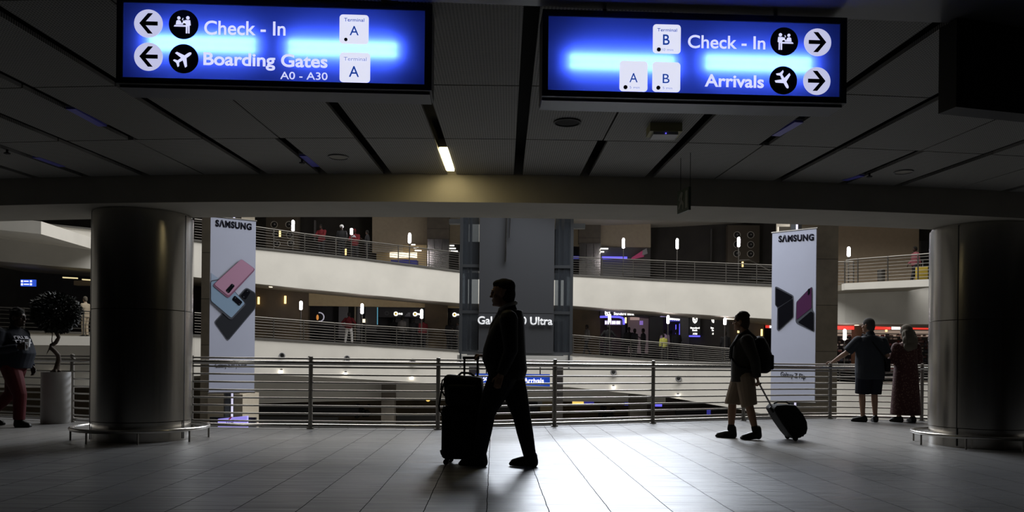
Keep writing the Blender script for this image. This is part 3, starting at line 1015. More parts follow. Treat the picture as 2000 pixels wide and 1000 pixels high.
UL = [(-120, 416, 500), (0, 428, 509.5), (178, 446, 525), (380, 468, 541), (497, 482.5, 553.6), (638, 497, 568), (714, 505, 575), (902, 529, 592.5)]
UR = [(902, 530, 594), (1117, 536, 597), (1300, 546, 610), (1509, 556, 623), (1560, 559, 627), (1617, 559, 631), (1817, 556, 633), (2080, 552, 632)]
gallery('gallery_upper', UL + UR[1:], 6.3)
LL = [(-120, 640, 757), (178, 650, 757), (380, 653.5, 734), (497, 659.5, 731), (638, 668, 737), (820, 678.5, 747), (902, 684, 752)]
LR = [(902, 684, 752), (1112, 690, 756), (1196, 695.5, 765), (1306, 703, 776), (1420, 709, 795), (1510, 716, 812), (1600, 724, 830)]
gallery('gallery_lower', LL + LR[1:], 7.0)
gallery('gallery_side', [(-120, 653, 672), (64, 656, 674), (200, 657, 675)], 3.0, dd=-2.2)
gallery('gallery_balcony', [(1650, 553.4, 566), (1735, 549, 562.5), (1830, 544.5, 558.5)], 2.6, dd=-2.0)
gallery('gallery_far', [(1600, 741, 845), (1632, 745, 845), (1720, 749, 845), (1860, 746, 845)], 4.0, dd=0.5)

bm = B(); q = [P(-140, 456, 36.2), P(196, 491, 36.2)]
z6 = (P(-140, 456, 36.2).z + P(196, 491, 36.2).z) / 2
q = [Vector((P(-140, 456, 36.2).x, 36.6, P(-140, 456, 36.2).z)), Vector((P(196, 491, 36.2).x, 36.6, P(196, 491, 36.2).z))]
q4 = [q[0], q[1], q[1] + Vector((0.2, -5.3, 0)), q[0] + Vector((0, -5.3, 0))]
hexa(bm, q4 + [p + Vector((0, 0, 0.5)) for p in q4]); struct('ceiling_side', bm, 'plaster_white')
# roof slab over the upper gallery and the walls behind it
bm = B(); prev = None
for x in range(-120, 2081, 100):
    d = dA(x); p = P(x, 500, d)
    q = [bm.verts.new((p.x, d + 0.3, 9.5)), bm.verts.new((p.x, d + 9, 9.5)), bm.verts.new((p.x, d + 9, 9.8)), bm.verts.new((p.x, d + 0.3, 9.8))]
    if prev:
        for k in range(4):
            bm.faces.new((prev[k], prev[(k + 1) % 4], q[(k + 1) % 4], q[k]))
    else:
        bm.faces.new(q)
    prev = q
bm.faces.new(prev[::-1])
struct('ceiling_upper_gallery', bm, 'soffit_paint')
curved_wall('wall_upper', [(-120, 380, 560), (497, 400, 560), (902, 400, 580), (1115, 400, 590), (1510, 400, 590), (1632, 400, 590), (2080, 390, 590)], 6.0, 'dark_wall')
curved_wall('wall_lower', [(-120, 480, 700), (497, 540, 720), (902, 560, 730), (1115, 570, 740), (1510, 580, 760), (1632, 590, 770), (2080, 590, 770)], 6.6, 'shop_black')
# pieces of wall between the galleries
for nm, src in (('trim_upper_coping', UL + UR[1:]), ('trim_lower_coping', LL + LR[1:])):
    curved_wall(nm, [(x, y - 0.8, y + 2.6) for x, y, _ in src], -0.06, 'coping', 0.4)
for nm, pts, dd, m in (
        ('wall_brown', [(440, 540, 680), (602, 555, 690)], 2.9, 'brown_wall'),
        ('trim_bulkhead', [(602.5, 560, 597), (826, 575, 600.4), (910, 580, 601.5)], 3.0, 'gold_bulkhead'),
        ('wall_bronze', [(830, 590, 690), (874, 590, 690)], 2.9, 'brown_wall'),
        ('wall_bank_side', [(1100, 580, 720), (1172, 595, 720)], 2.9, 'brown_wall'),
        ('wall_bank_end', [(1330, 600, 740), (1346, 600, 740)], 3.0, 'shop_grey'),
        ('wall_atm', [(1346, 600, 740), (1425, 605, 740)], 3.1, 'dark_wall'),
        ('wall_passage', [(1425, 605, 760), (1492, 610, 760)], 3.4, 'brown_wall'),
        ('wall_tan', [(1625, 420, 575), (1795, 420, 570)], 4.6, 'tan_wall'),
        ('trim_beige_upper', [(727, 405, 493), (835, 405, 491)], 4.6, 'beige_wall'),
        ('trim_beige_shaft', [(877, 405, 475), (905, 405, 476)], 4.6, 'beige_wall'),
        ('trim_beige_bank', [(1112, 405, 480), (1132, 405, 481)], 4.6, 'beige_wall'),
        ('trim_beige_shop', [(1172, 405, 482), (1271, 405, 483)], 4.6, 'beige_wall'),
        ('wall_ground_recess', [(480, 725, 789), (640, 730, 784), (902, 735, 780)], 2.2, 'plaster_white'),
        ('wall_ground_bank', [(902, 740, 784), (1105, 740, 784), (1300, 755, 786)], 2.2, 'plaster_white'),
        ('wall_ground_shops', [(-120, 740, 860), (480, 740, 860), (902, 740, 860), (1300, 740, 860), (1640, 740, 860)], 6.5, 'brown_wall'),
        ('wall_side_upper', [(-120, 490, 660), (200, 500, 660)], 5.2, 'dark_wall')):
    curved_wall(nm, pts, dd, m)
bm = B(); box(bm, -45, 45, 12.6, 60, -4.6, -4.3); struct('ground', bm, 'lower_floor')
for nm, b in (('wall_far', (-60, 60, 58, 58.4, -5, 20)), ('wall_east', (45, 45.4, 12, 58, -5, 20)), ('wall_west', (-45.4, -45, 12, 58, -5, 20))):
    bm = B(); box(bm, *b); struct(nm, bm, 'plaster_white')
# stone pillars of the atrium
for x0, x1, y0, y1, d, nm, m in ((389, 466, 380, 960, 25.0, 'pillar_stone', 'pillar_stone'), (1537, 1632, 400, 1000, 25.0, 'pillar_stone', 'pillar_stone')):
    struct('pillar', wallbox(x0, x1, y0, y1, d, 1.3), m)
struct('pillar_plinth', wallbox(404, 472, 770, 960, 24.8, 1.6), 'beige_wall')
for x0, x1, y0, y1, dd in ((834, 877, 410, 524, 4.0), (1130.5, 1173, 410, 540, 4.0)):
    d = dA(x0) + dd
    struct('pillar', wallbox(x0, x1, y0, y0 + (y1 - y0) * 0.5, d, 0.6), 'pillar_stone_grey')
    root = thing('clad_pillar', 'steel clad pillar foot on the upper gallery ' + ('beside the lit shop' if x0 < 1000 else 'beside the shop with the blue band'), 'pillar', P((x0 + x1) / 2, y1, d))
    root['kind'] = 'structure'
    for k in range(3):
        xa = x0 + (x1 - x0) * k / 3
        obj('cladding', wallbox(xa + 0.4, xa + (x1 - x0) / 3 - 0.4, y0 + (y1 - y0) * 0.5, y1, d - 0.06, 0.7), 'rail_steel', root)
for x0, x1, y0, y1, dd in ((744, 769, 748, 850, 1.2), (1230, 1263, 772, 850, 1.0)):
    struct('pillar', wallbox(x0, x1, y0, y1, dA(x0) + dd, 0.7), 'pillar_stone_grey')

# ------------------------------------------------------------------ railings and lamps of the galleries


def far_rail(pts, posts, label, dd=0.12, n=7, grp=None):
    """pts (px, y of the top bar, y of the floor edge)"""
    pts = dense(pts, 4)
    xs = [p[0] for p in pts]

    def at(x, t):
        d = dA(x) + dd
        return P(x, lerp(xs, [p[2] for p in pts], x), d) * (1 - t) + P(x, lerp(xs, [p[1] for p in pts], x), d) * t
    mid = at(xs[len(xs) // 2], 0)
    root = thing('gallery_railing', label, 'railing', mid)
    bm = B(); tube(bm, [at(x, 1) for x in xs], 0.03, 6); obj('top_bar', bm, 'far_steel', root)
    for k in range(n):
        bm = B(); tube(bm, [at(x, 0.1 + 0.8 * k / (n - 1)) for x in xs], 0.0125, 5); obj('rod', bm, 'far_steel', root)
    for x in posts:
        bm = B(); tube(bm, [at(x, -0.02), at(x, 1.03)], 0.03, 6); obj('post', bm, 'far_steel', root)
    return root


far_rail([(380, 428, 467), (500, 443, 482), (597.5, 457, 492.5), (719, 472, 505), (839, 487, 520), (899, 493.6, 528)], [414, 474, 534.5, 595, 656, 716.6, 778, 838, 897],
         'steel railing of the upper gallery between the phone banner and the lift tower')
far_rail([(380, 611, 652.5), (500, 619, 659.5), (713, 635.5, 673), (899, 646.6, 683.5)], [414, 474, 534.5, 593, 653.6, 714, 774.6, 835, 895],
         'steel railing of the lower gallery between the phone banner and the lift tower')
far_rail([(1117, 502, 536), (1296, 509.5, 546), (1509, 518, 556), (1540, 520, 558)], [1118, 1176, 1237, 1299, 1357, 1418, 1478, 1538], 'steel railing of the upper gallery between the lift tower and the folding-phone banner')
far_rail([(1115, 654, 689.6), (1435, 681.6, 709.5), (1510, 689, 716)], [1120, 1171, 1232, 1293, 1354, 1414, 1474], 'steel railing of the lower gallery in front of the bank')
far_rail([(-60, 597, 650), (0, 600, 651), (190, 609, 654)], [-40, 47, 163], 'steel railing of the side gallery behind the potted tree', dd=-2.1, n=6)
far_rail([(1652, 509, 553), (1667, 506.6, 552.5), (1820, 495, 545)], [1675.6, 1734, 1793], 'steel railing of the projecting balcony below the tan wall', dd=-1.9)
far_rail([(1618, 512, 558), (1668, 511, 558)], [1630, 1650, 1667], 'short steel railing between the stone pillar and the projecting balcony', dd=0.1)
far_rail([(1600, 712, 741), (1720, 716, 749), (1850, 714, 746)], [1640, 1700, 1760, 1820], 'dark railing of the far gallery behind the couple', dd=0.6, n=6)


def lamp(px, yt, yb, ybase, dd, label, r=0.075):
    d = dA(px) + dd
    b = P(px, ybase, d); t0, t1 = P(px, yb, d), P(px, yt, d)
    t0.x = t1.x = b.x
    root = thing('lamp_post', label, 'lamp', b)
    bm = B(); tube(bm, [b, t0], 0.03, 8); obj('pole', bm, 'far_steel', root)
    bm = B(); h = t1.z - t0.z
    lathe(bm, t0, [(r * 0.5, 0), (r, h * 0.06), (r, h * 0.85), (r * 0.75, h * 0.95), (r * 0.3, h)], 12); obj('lamp_tube', bm, 'lamp_glow', root, smooth=True)


for a in ((572, 430, 451, 488, 0.6, 'slim lamp post with glowing tube on the upper gallery, first after the phone banner'),
          (686, 446, 458, 502, 0.8, 'slim lamp post with glowing tube on the upper gallery beside the red hooded visitor'),
          (799.5, 455, 475, 515, 0.6, 'slim lamp post with glowing tube on the upper gallery in front of the lit shop'),
          (1217, 465, 485, 541, 0.6, 'slim glowing lamp post on the upper gallery before the shop with the blue band'),
          (1322, 466, 486, 547, 0.6, 'slim lamp post with glowing tube on the upper gallery in front of the dark wall'),
          (1442, 463, 482, 553, 0.6, 'slim lamp post with glowing tube on the upper gallery before the six round speakers'),
          (1657, 482, 501, 552, 0.4, 'slim lamp post with glowing tube beside the projecting balcony'),
          (587, 588, 605, 664, 0.6, 'slim lamp post with glowing tube on the lower gallery before the brown wall'),
          (706.5, 593, 613, 671, 0.6, 'slim lamp post with glowing tube on the lower gallery lighting the gold bulkhead'),
          (823, 604, 622, 679, 0.6, 'slim lamp post with glowing tube on the lower gallery by the round yellow bank logos'),
          (1190, 613.5, 629, 695, 0.6, 'slim lamp post with glowing tube on the lower gallery before the bank shield'),
          (1304, 616, 632, 703, 0.6, 'slim lamp post with glowing tube on the lower gallery before the bank doorway'),
          (1415, 621, 634, 708, 0.6, 'slim lamp post with glowing tube on the lower gallery past the bank machine sign'),
          (1649, 643, 664, 726, 0.8, 'slim lamp post with glowing tube before the red shop front')):
    lamp(*a)

# ------------------------------------------------------------------ small lit and dark things on the far walls


def one(name, bm, m, label, cat, group=None):
    c = Vector((0, 0, 0)); n = len(bm.verts)
    for v in bm.verts:
        c += v.co
    return tag(obj(name, bm, m, loc=c / n), label, cat, group)


def sconce(px, y0, y1, d, label):
    bm = B(); a, b = P(px, y1, d - 0.12), P(px, y0, d - 0.12)
    root = thing('wall_lamp', label, 'lamp', a)
    b.x = a.x
    tube(bm, [a, b], 0.055, 8); obj('lamp_tube', bm, 'sconce_glow', root)
    bm = B(); h = b.z - a.z; box(bm, a.x - 0.03, a.x + 0.03, a.y + 0.03, a.y + 0.13, a.z + h * 0.3, a.z + h * 0.7); obj('bracket', bm, 'black', root)


sconce(505, 580, 594, dA(505) + 2.9, 'yellow tube wall lamp on the brown wall, close to the phone banner')
sconce(557, 578, 593, dA(557) + 2.9, 'yellow tube wall lamp in the middle of the brown wall')
sconce(1442, 644, 650, dA(1442) + 3.3, 'short yellow wall lamp in the passage beyond the bank, half behind the backpacker')
sconce(1487.6, 643, 656, dA(1487) + 3.3, 'yellow tube wall lamp in the passage beside the folding-phone banner')
sconce(1222, 620, 631, dA(1222) + 3.0, 'yellow tube wall lamp beside the blue arch of the bank')
sconce(1731, 637, 648, dA(1731) + 3.6, 'yellow tube lamp in the red shop between the couple')
for (x, y0, y1), lb in (((546.5, 449, 463), 'yellow step lights behind the upper railing near the phone banner'), ((675, 486, 499), 'column of yellow step lights behind the railing below the red hooded visitor'),
                        ((1450.7, 511, 522), 'column of yellow step lights behind the railing under the six round speakers')):
    d = dA(x) + 3
    root = thing('step_light', lb, 'light', P(x, y1, d))
    for k in range(3):
        ya = y0 + (y1 - y0) * k / 3
        obj('lamp', wallbox(x - 1.5, x + 1.5, ya, ya + (y1 - y0) / 3 - 1, d, 0.06), 'sconce_glow', root)


mats_ring = mat('speaker_ring', (0.5, 0.48, 0.44), 0.35)


def round_speaker(px, py, rp, d, label, grp):
    c = P(px, py, d); r = rp * d / F
    root = thing('round_speaker', label, 'speaker', c, 0, grp)
    bm = B(); lathe(bm, c, [(r * 0.84, 0), (r * 0.88, 0.06), (r, 0.06), (r, 0)], 20, axis=(0, -1, 0), cap=False); obj('ring', bm, mats_ring, root)
    bm = B(); lathe(bm, c, [(r * 0.86, 0), (r * 0.86, 0.01), (r * 0.3, 0.02)], 20, axis=(0, -1, 0)); obj('cone', bm, 'black', root)
    bm = B(); ellipsoid(bm, c + Vector((r * 0.1, -0.03, r * 0.1)), (r * 0.25,) * 3); obj('dust_cap', bm, 'grey_metal', root)


for (x0, x1, y0, y1), sp, lb in (((1421, 1483, 440, 513), [(1439.4, 459), (1466, 459), (1439, 477.5), (1466, 478), (1439, 495.5), (1465.7, 496)], 'tall brown speaker panel on the upper gallery beyond the lift tower'),
                                 ((519, 582, 420, 486), [(535.8, 438.9), (564.5, 439), (539, 457.8), (566, 459), (541, 476), (568, 475)], 'tall brown speaker panel on the upper gallery near the phone banner')):
    d = dA(x0) + 4.4
    one('speaker_panel', wallbox(x0, x1, y0, y1, d, 0.4), mat('panel_brown' + str(x0), (0.075, 0.062, 0.045), 0.5), lb, 'panel')
    rows = ['top', 'middle', 'bottom']
    for i, (x, y) in enumerate(sp):
        round_speaker(x, y, 6.8, d - 0.02, f'{rows[i // 2]} {"inner" if (i % 2 == 0) == (x0 > 1000) else "outer"} round speaker on the brown panel {"beyond the lift tower" if x0 > 1000 else "near the slab phone banner"}',
                      'round speakers on brown panels')
# stair handrail beside the six speakers
bm = B(); d = dA(1470) + 2.2
tube(bm, [P(1442.5, 509, d), P(1463.6, 508, d), P(1479, 515.5, d), P(1504, 529, d - 0.5)], 0.035, 6)
one('stair_handrail', bm, 'far_steel', 'bent steel handrail of a stair going down behind the upper railing', 'handrail')
bm = wallbox(1467, 1500, 540, 546, d, 1.2)
one('stair_landing', bm, 'black', 'dark stair opening behind the upper railing near the folding-phone banner', 'stair')

# lit shop on the upper gallery
strips = [(803, 811, 477.7, 'top'), (808, 817, 483.6, 'second'), (810, 823, 489, 'third')]
for i, (x0, x1, y, w_) in enumerate(strips):
    one('light_strip', wallbox(x0, x1, y - 1.0, y + 1.0, dA(735) + 4.9, 0.08), 'white_glow', f'{w_} of three warm ceiling strips above the glowing shop counter', 'light', 'ceiling strips of the glowing shop')
for i, (x0, x1, y, w_) in enumerate([(878, 887, 479.5, 'top'), (878, 890, 485, 'second'), (880, 894, 490.5, 'third')]):
    one('light_strip', wallbox(x0, x1, y - 1.1, y + 1.1, dA(x0) + 5.2, 0.08), 'white_glow', f'{w_} of three warm ceiling strips next to the lift tower', 'light', 'ceiling strips beside the lift tower')
for i, (x0, x1, y, w_) in enumerate([(1173, 1188, 485.6, 'longer'), (1173, 1180, 491.7, 'shorter')]):
    one('light_strip', wallbox(x0, x1, y - 1.1, y + 1.1, dA(1270) + 4.75, 0.08), 'white_glow', f'{w_} warm ceiling strip above the blue band beyond the lift tower', 'light', 'ceiling strips above the blue band')
one('shop_glow', wallbox(761, 814, 493, 503, dA(735) + 5.0, 0.15), 'warm_glow', 'bright glow of the lit shop on the upper gallery behind the third lamp', 'glow')  # the shop's bright glow put in as an emissive slab
one('shop_interior', wallbox(735, 833, 478, 520, dA(735) + 5.3, 0.1), mat('shop_warm', (0.30, 0.22, 0.12), 0.7, emit=(0.5, 0.38, 0.2), strength=0.10), 'dim warm shop interior on the upper gallery below the beige wall', 'shop')  # lit interior imitated by faint emission of this wall
bm = wallbox(763, 814, 507, 522, dA(790) + 3.5, 0.8)
one('shop_counter', bm, 'counter_blue', 'blue counter in front of the glowing shop on the upper gallery', 'counter')
one('shop_band', wallbox(1176, 1225, 501, 506, dA(1270) + 4.75, 0.1), 'blue_glow', 'blue lit band of a shop on the upper gallery beyond the lift tower', 'sign')
one('shop_band', wallbox(1118, 1131, 500, 506, dA(1120) + 5.3, 0.1), 'blue_dim', 'short dim blue lit band between the lift tower and the clad pillar', 'sign')
one('shop_interior', wallbox(1174, 1270, 483, 540, dA(1270) + 5.0, 0.1), 'shop_grey', 'dim shop interior on the upper gallery beyond the lift tower', 'shop')
d = dA(1270) + 4.6
root = thing('shop_awning_sign', 'tilted magenta shop sign with a white end on the upper gallery', 'sign', P(1248, 506, d))
bm = quadwall([(1233, 507, d), (1258, 501, d), (1257, 488, d), (1234, 503, d)], 0.15); obj('board', bm, 'magenta_sign', root)
bm = quadwall([(1254.5, 499, d - 0.02), (1265, 495, d - 0.02), (1263, 485, d - 0.02), (1255, 489, d - 0.02)], 0.15); obj('end_plate', bm, 'print_white', root)
# narrow door jamb in the dark wall
one('door_jamb', wallbox(1388, 1390, 447, 510, dA(1388) + 5.6, 0.2), 'shop_grey', 'thin pale door jamb in the dark upper wall beyond the second lamp', 'door frame')
one('door_jamb', wallbox(613, 615.5, 430, 470, dA(614) + 5.6, 0.2), 'grey_metal', 'thin grey door jamb in the dark upper wall near the phone banner', 'door frame')
one('dark_doorway', wallbox(1798, 1830, 470, 548, dA(1800) + 4.2, 0.2), 'black', 'tall black doorway in the tan wall beside the woman with the yellow case', 'doorway')
# litter bin on the balcony
c = P(1721, 549, dA(1721) - 0.8); bm = B(); lathe(bm, c, [(0.16, 0), (0.17, 0.5), (0.15, 0.52), (0.13, 0.46)], 16)
tag(obj('litter_bin', bm, 'far_steel', loc=c), 'round grey litter bin on the projecting balcony', 'bin')

# ------------------------------------------------------------------ lower gallery shops
pl0 = {}


def vplane(x0, x1, y, d):
    a, b = P(x0, y, d), P(x1, y, d); b.z = a.z
    return Plane(a, b)


# ring sign
d = dA(625) + 5.6; c = P(624.4, 619.3, d); r = 8.6 * d / F
root = thing('ring_sign', 'half-lit round white ring sign with an orange centre in the dark shop window', 'sign', c)
bm = B(); tube(bm, [c + Vector((r * math.cos(R(a)), -0.05, r * math.sin(R(a)))) for a in range(-100, 101, 10)], 0.035, 6); obj('ring', bm, mat('ring_lilac', (0.5, 0.5, 0.6), 0.5, emit=(0.75, 0.72, 0.85), strength=0.4), root)
bm = B(); ellipsoid(bm, c + Vector((-r * 0.45, -0.05, -0.02)), (0.07, 0.04, 0.16)); obj('centre', bm, mat('ring_orange', (0.5, 0.2, 0.03), 0.5, emit=(0.9, 0.35, 0.08), strength=0.6), root)
for x0, x1, y0, y1, m, lb in ((661, 679, 599, 660, 'grey_metal', 'pale grey panel beside the visitor in a red shirt'), (691.5, 694.5, 599, 665, 'beige_wall', 'thin pale curtain strip behind the visitor in a red shirt'),
                              (697, 703, 599, 665, 'grey_metal', 'wider grey curtain strip next to the lamp under the gold bulkhead'), (713, 735, 599, 650, 'shop_grey', 'dim grey shop window under the gold bulkhead')):
    one('display_board', wallbox(x0, x1, y0, y1, dA(x0) + 5.2, 0.1), m, lb, 'panel')
one('light_strip', wallbox(736.2, 737.6, 600, 634, dA(737) + 5.0, 0.08), mat('cyan_glow', (0.1, 0.4, 0.5), 0.5, emit=(0.15, 0.42, 0.55), strength=0.6), 'thin vertical blue light strip at the shop window edge under the gold bulkhead', 'light')
one('lit_screen', wallbox(707, 713, 623, 630, dA(710) + 5.1, 0.06), 'warm_glow', 'small bright screen in the shop window behind the lamp', 'screen')
one('lit_screen', wallbox(731.5, 733.5, 607, 614, dA(732) + 5.1, 0.06), 'warm_glow', 'tiny upright lit notice inside the grey shop window', 'screen')


def bank_logo(px, py, d, txt, x0, x1, base, label, on=True, rp=4.2):
    root = thing('bank_logo_sign', label, 'sign', P(px, py, d))
    pl = vplane(px - 12, px + 30, py + 8, d)
    (a, b), rr = sc(pl, px, py, rp)
    pl.disc('logo_disc', (a, b), rr, 'white_glow' if on else 'shop_grey', root, 0.05, 0.03, 24)
    pl.disc('logo_core', (a, b), rr * 0.62, 'yellow_logo' if on else 'shop_black', root, 0.09, 0.01, 20)
    pl.poly('logo_tree', [(a - rr * 0.4, b + rr * 0.1), (a + rr * 0.1, b + rr * 0.34), (a + rr * 0.42, b + rr * 0.05), (a + rr * 0.1, b + rr * 0.02), (a + rr * 0.12, b - rr * 0.4), (a - rr * 0.05, b - rr * 0.4)], 'black', root, 0.105, 0.01)
    if txt:
        pl.text('lettering', txt, (x0, base), (x1, base), 3.6, 'white_glow', root, 0.05, bold=0.03, depth=0.02)
    return root, pl


d = dA(790) + 4.2
one('shop_fascia', wallbox(740, 829, 601, 620, d, 0.5), 'shop_black', 'black shop sign board carrying the round yellow bank logos', 'sign board')
one('shop_fascia', wallbox(875, 912, 602, 621, d + 0.6, 0.5), 'shop_black', 'black shop sign board touching the lift tower', 'sign board')
bank_logo(773.5, 613, d, 'FNB', 779, 786.5, 614.8, 'round white and yellow bank logo with white letters, first before the lamp')
root, pl = bank_logo(811, 613.6, d, 'FNB', 815.5, 822, 615.4, 'round white and yellow bank logo with white letters directly beside the lamp')
bank_logo(888, 614.7, d + 0.6, 'FNB', 893, 900.5, 616.5, 'round white and yellow bank logo with white letters close to the lift tower')
bank_logo(756, 612, d, None, 0, 0, 0, 'dim unlit round logo on a grey shop pillar', on=False)
root = thing('notice_board', 'small block of white lettering between two round bank logos', 'sign', P(796, 618, d))
for k, (xa, xb) in enumerate(((796, 801), (793, 801), (791, 801))):
    obj('text_line', wallbox(xa, xb, 610.6 + 2.6 * k, 612.4 + 2.6 * k, d - 0.06, 0.05), 'print_white', root)
for x0, x1, lb in ((767, 798, 'grey counter screen under the round bank logos behind queueing visitors'), (802, 827, 'grey counter screen beside the bronze wall'), (880, 905, 'grey counter screen beside the lift tower')):
    one('counter_screen', wallbox(x0, x1, 620, 655, dA(x0) + 5.6, 0.1), 'shop_grey', lb, 'screen')

# bank front
d = dA(1230) + 3.0
root = thing('bank_shop', 'black bank shop front with a lit white shield and white lettering', 'shop', P(1230, 700, d))
obj('header', wallbox(1172, 1292, 600, 618, d, 0.4), 'shop_black', root)
pl = vplane(1172, 1292, 618, d)
SHIELD = [(-0.8, 0.9), (-0.3, 1.0), (0.4, 0.98), (0.85, 0.8), (0.85, 0.0), (0.6, -0.55), (0.0, -1.0), (-0.55, -0.6), (-0.8, 0.0)]


def shield(pl, px, py, rp, parent, lift):
    (a, b), r = sc(pl, px, py, rp)
    o = pl.poly('shield', [(a + x * r * 0.85, b + y * r) for x, y in SHIELD], 'white_glow', parent, lift, 0.03)
    for pts in ([(-0.62, 0.62), (0.1, 0.72), (0.66, 0.5), (0.3, 0.36), (-0.3, 0.42)], [(-0.6, 0.36), (-0.42, -0.3), (-0.1, -0.72), (-0.2, -0.1)], [(0.1, 0.2), (0.62, 0.3), (0.5, -0.3), (0.2, 0.0)]):
        pl.poly('flag_mark', [(a + x * r * 0.85, b + y * r) for x, y in pts], 'shop_black', o, lift + 0.035, 0.01)


shield(pl, 1186, 612.5, 7.0, root, 0.03)
pl.text('lettering', 'Standard Bank', (1198.6, 615.2), (1238.5, 616), 5.6, 'white_glow', root, 0.03, bold=0.012, depth=0.02)
bm = B(); tube(bm, [P(x, y, d - 0.1) for x, y in ((1172, 619), (1195, 618.6), (1210, 619.2), (1216, 621), (1218, 625), (1218.4, 634))], 0.07, 6); obj('blue_arch', bm, 'blue_glow', root)
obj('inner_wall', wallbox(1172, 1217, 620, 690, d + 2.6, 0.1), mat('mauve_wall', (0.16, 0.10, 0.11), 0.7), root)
obj('inner_wall', wallbox(1226, 1270, 618, 690, d + 2.8, 0.1), mat('mauve_light', (0.22, 0.16, 0.15), 0.7, emit=(0.5, 0.36, 0.4), strength=0.10), root)  # lit bank interior put into the wall as a weak glow
obj('pier', wallbox(1214, 1221, 618, 690, d + 0.6, 0.4), 'shop_black', root)
obj('pier', wallbox(1268, 1294, 618, 700, d + 0.3, 0.4), 'shop_black', root)
obj('ceiling_panel', wallbox(1231, 1249, 619.5, 625, d + 2.5, 0.1), mat('peach_glow', (0.5, 0.4, 0.35), 0.5, emit=(0.8, 0.55, 0.5), strength=0.35), root)
one('lit_screen', wallbox(1249.5, 1256, 626.5, 634.5, d + 2.4, 0.08), mat('violet_glow', (0.3, 0.2, 0.6), 0.5, emit=(0.42, 0.26, 0.85), strength=0.5), 'small violet screen inside the bank', 'screen')
root = thing('welcome_sign', 'short lilac lit sign under the blue arch of the bank', 'sign', P(1197, 634, d + 0.8))
obj('board', wallbox(1181, 1213.5, 625.5, 634.5, d + 0.8, 0.1), mat('lilac_board', (0.2, 0.15, 0.3), 0.5, emit=(0.35, 0.25, 0.6), strength=0.2), root)
for k in range(7):
    xa = 1182 + k * 4.4
    obj('letter', wallbox(xa, xa + (3.4 if k % 2 else 2.6), 627, 633, d + 0.76, 0.05), 'white_glow', root)
one('light_box', wallbox(1291, 1303.5, 611, 618.5, d - 0.45, 0.3), mat('lilac_glow', (0.4, 0.35, 0.6), 0.5, emit=(0.45, 0.38, 0.8), strength=0.45), 'pale lilac light box at the corner of the bank doorway', 'light')
root = thing('doorway_sign', 'row of small white lit discs over the bank doorway', 'sign', P(1318, 627, d + 0.4))
pl = vplane(1300, 1330, 630, d + 0.4)
for k in range(5):
    (a, b), r = sc(pl, 1309.5 + 4 * k, 623 + 0.25 * k, 2.1); pl.disc('lit_disc', (a, b), r, 'white_glow', root, 0.02, 0.03, 14)
obj('board', wallbox(1306, 1329, 619, 628, d + 0.41, 0.1), 'blue_dim', root)
one('bank_doorway', wallbox(1294, 1331, 618, 700, d + 2.0, 0.1), mat('door_mauve', (0.10, 0.07, 0.10), 0.7), 'dim mauve bank doorway behind the lamp before it', 'doorway')
for x, y0, y1, lb in ((1320, 634, 668, 'thin upright blue light strip in the bank doorway'), (1327.3, 632, 668, 'thin upright blue light strip at the outer edge of the bank doorway')):
    one('light_strip', wallbox(x - 0.7, x + 0.7, y0, y1, d + 1.2, 0.06), 'blue_glow', lb, 'light')


def atm(x0, x1, label, narrow):
    d = dA(1357) + 2.7
    root = thing('bank_machine_sign', label, 'sign', P((x0 + x1) / 2, 657, d))
    obj('board', wallbox(x0, x1, 616, 655, d, 0.2), 'shop_black', root)
    for ya, yb in ((612.5, 616), (655, 658)):
        obj('edge_light', wallbox(x0, x1, ya, yb, d + 0.05, 0.12), 'blue_glow', root)
    pl = vplane(x0, x1, 655, d); xc = (x0 + x1) / 2; k = (x1 - x0) / 21
    shield(pl, xc, 625.5, 6.6 if not narrow else 5.5, root, 0.02)
    for t, y, w_ in (('Standard', 642, 9), ('Bank', 646.5, 5), ('ATM', 653.5, 4.3)):
        pl.text('lettering', t, (xc - w_ * k, y), (xc + w_ * k, y + 0.1), 3.4, 'white_glow', root, 0.02, bold=0.03, depth=0.02)


atm(1346.5, 1367.5, 'black bank machine sign with a white shield, edged in blue light', False)
atm(1387, 1399.5, 'narrower bank machine sign edged in blue light, turned along the dark wall', True)
one('downlight', wallbox(1419, 1436, 619, 623.5, dA(1428) + 1.5, 0.3), 'warm_glow', 'warm light panel under the upper parapet beside the backpacker', 'light')
one('ceiling_spot', wallbox(525, 530, 559.5, 561, dA(527) + 1.0, 0.2), 'warm_glow', 'tiny ceiling spot under the upper gallery above the brown wall', 'light')

# red shop far behind the couple
d = dA(1720) + 2.4
root = thing('shop', 'far shop front with a red lit band behind the couple', 'shop', P(1730, 712, d))
for x0, x1 in ((1628, 1669), (1690, 1740), (1760, 1860)):
    obj('red_band', wallbox(x0, x1, 636.5, 643.5, d, 0.15), 'red_glow', root)
obj('back_wall', wallbox(1600, 1870, 628, 735, d + 1.6, 0.1), 'shop_black', root)
obj('pier', wallbox(1669, 1690, 632, 720, d - 0.1, 0.4), mat('wood_brown', (0.10, 0.045, 0.022), 0.5), root)
for y0, y1 in ((645, 651), (653, 657)):
    obj('lit_ledge', wallbox(1630, 1860, y0, y1, d + 1.2, 0.2), mat('ledge' + str(y0), (0.14, 0.10, 0.07), 0.6, emit=(0.5, 0.38, 0.3), strength=0.45), root)  # ledges emit to stand in for shop lighting
one('lit_sign', wallbox(1743, 1758.5, 638, 643.5, d - 0.3, 0.1), 'white_glow', 'small bright white shop sign above the grey-haired woman', 'sign')
one('lit_sign', wallbox(1496, 1503, 635.5, 640.5, dA(1500) + 3.6, 0.1), 'red_glow', 'small red shop sign at the edge of the folding-phone banner', 'sign')
one('lit_sign', wallbox(1503.6, 1509, 635.5, 640.5, dA(1500) + 3.6, 0.1), 'white_glow', 'small white shop sign at the edge of the folding-phone banner', 'sign')
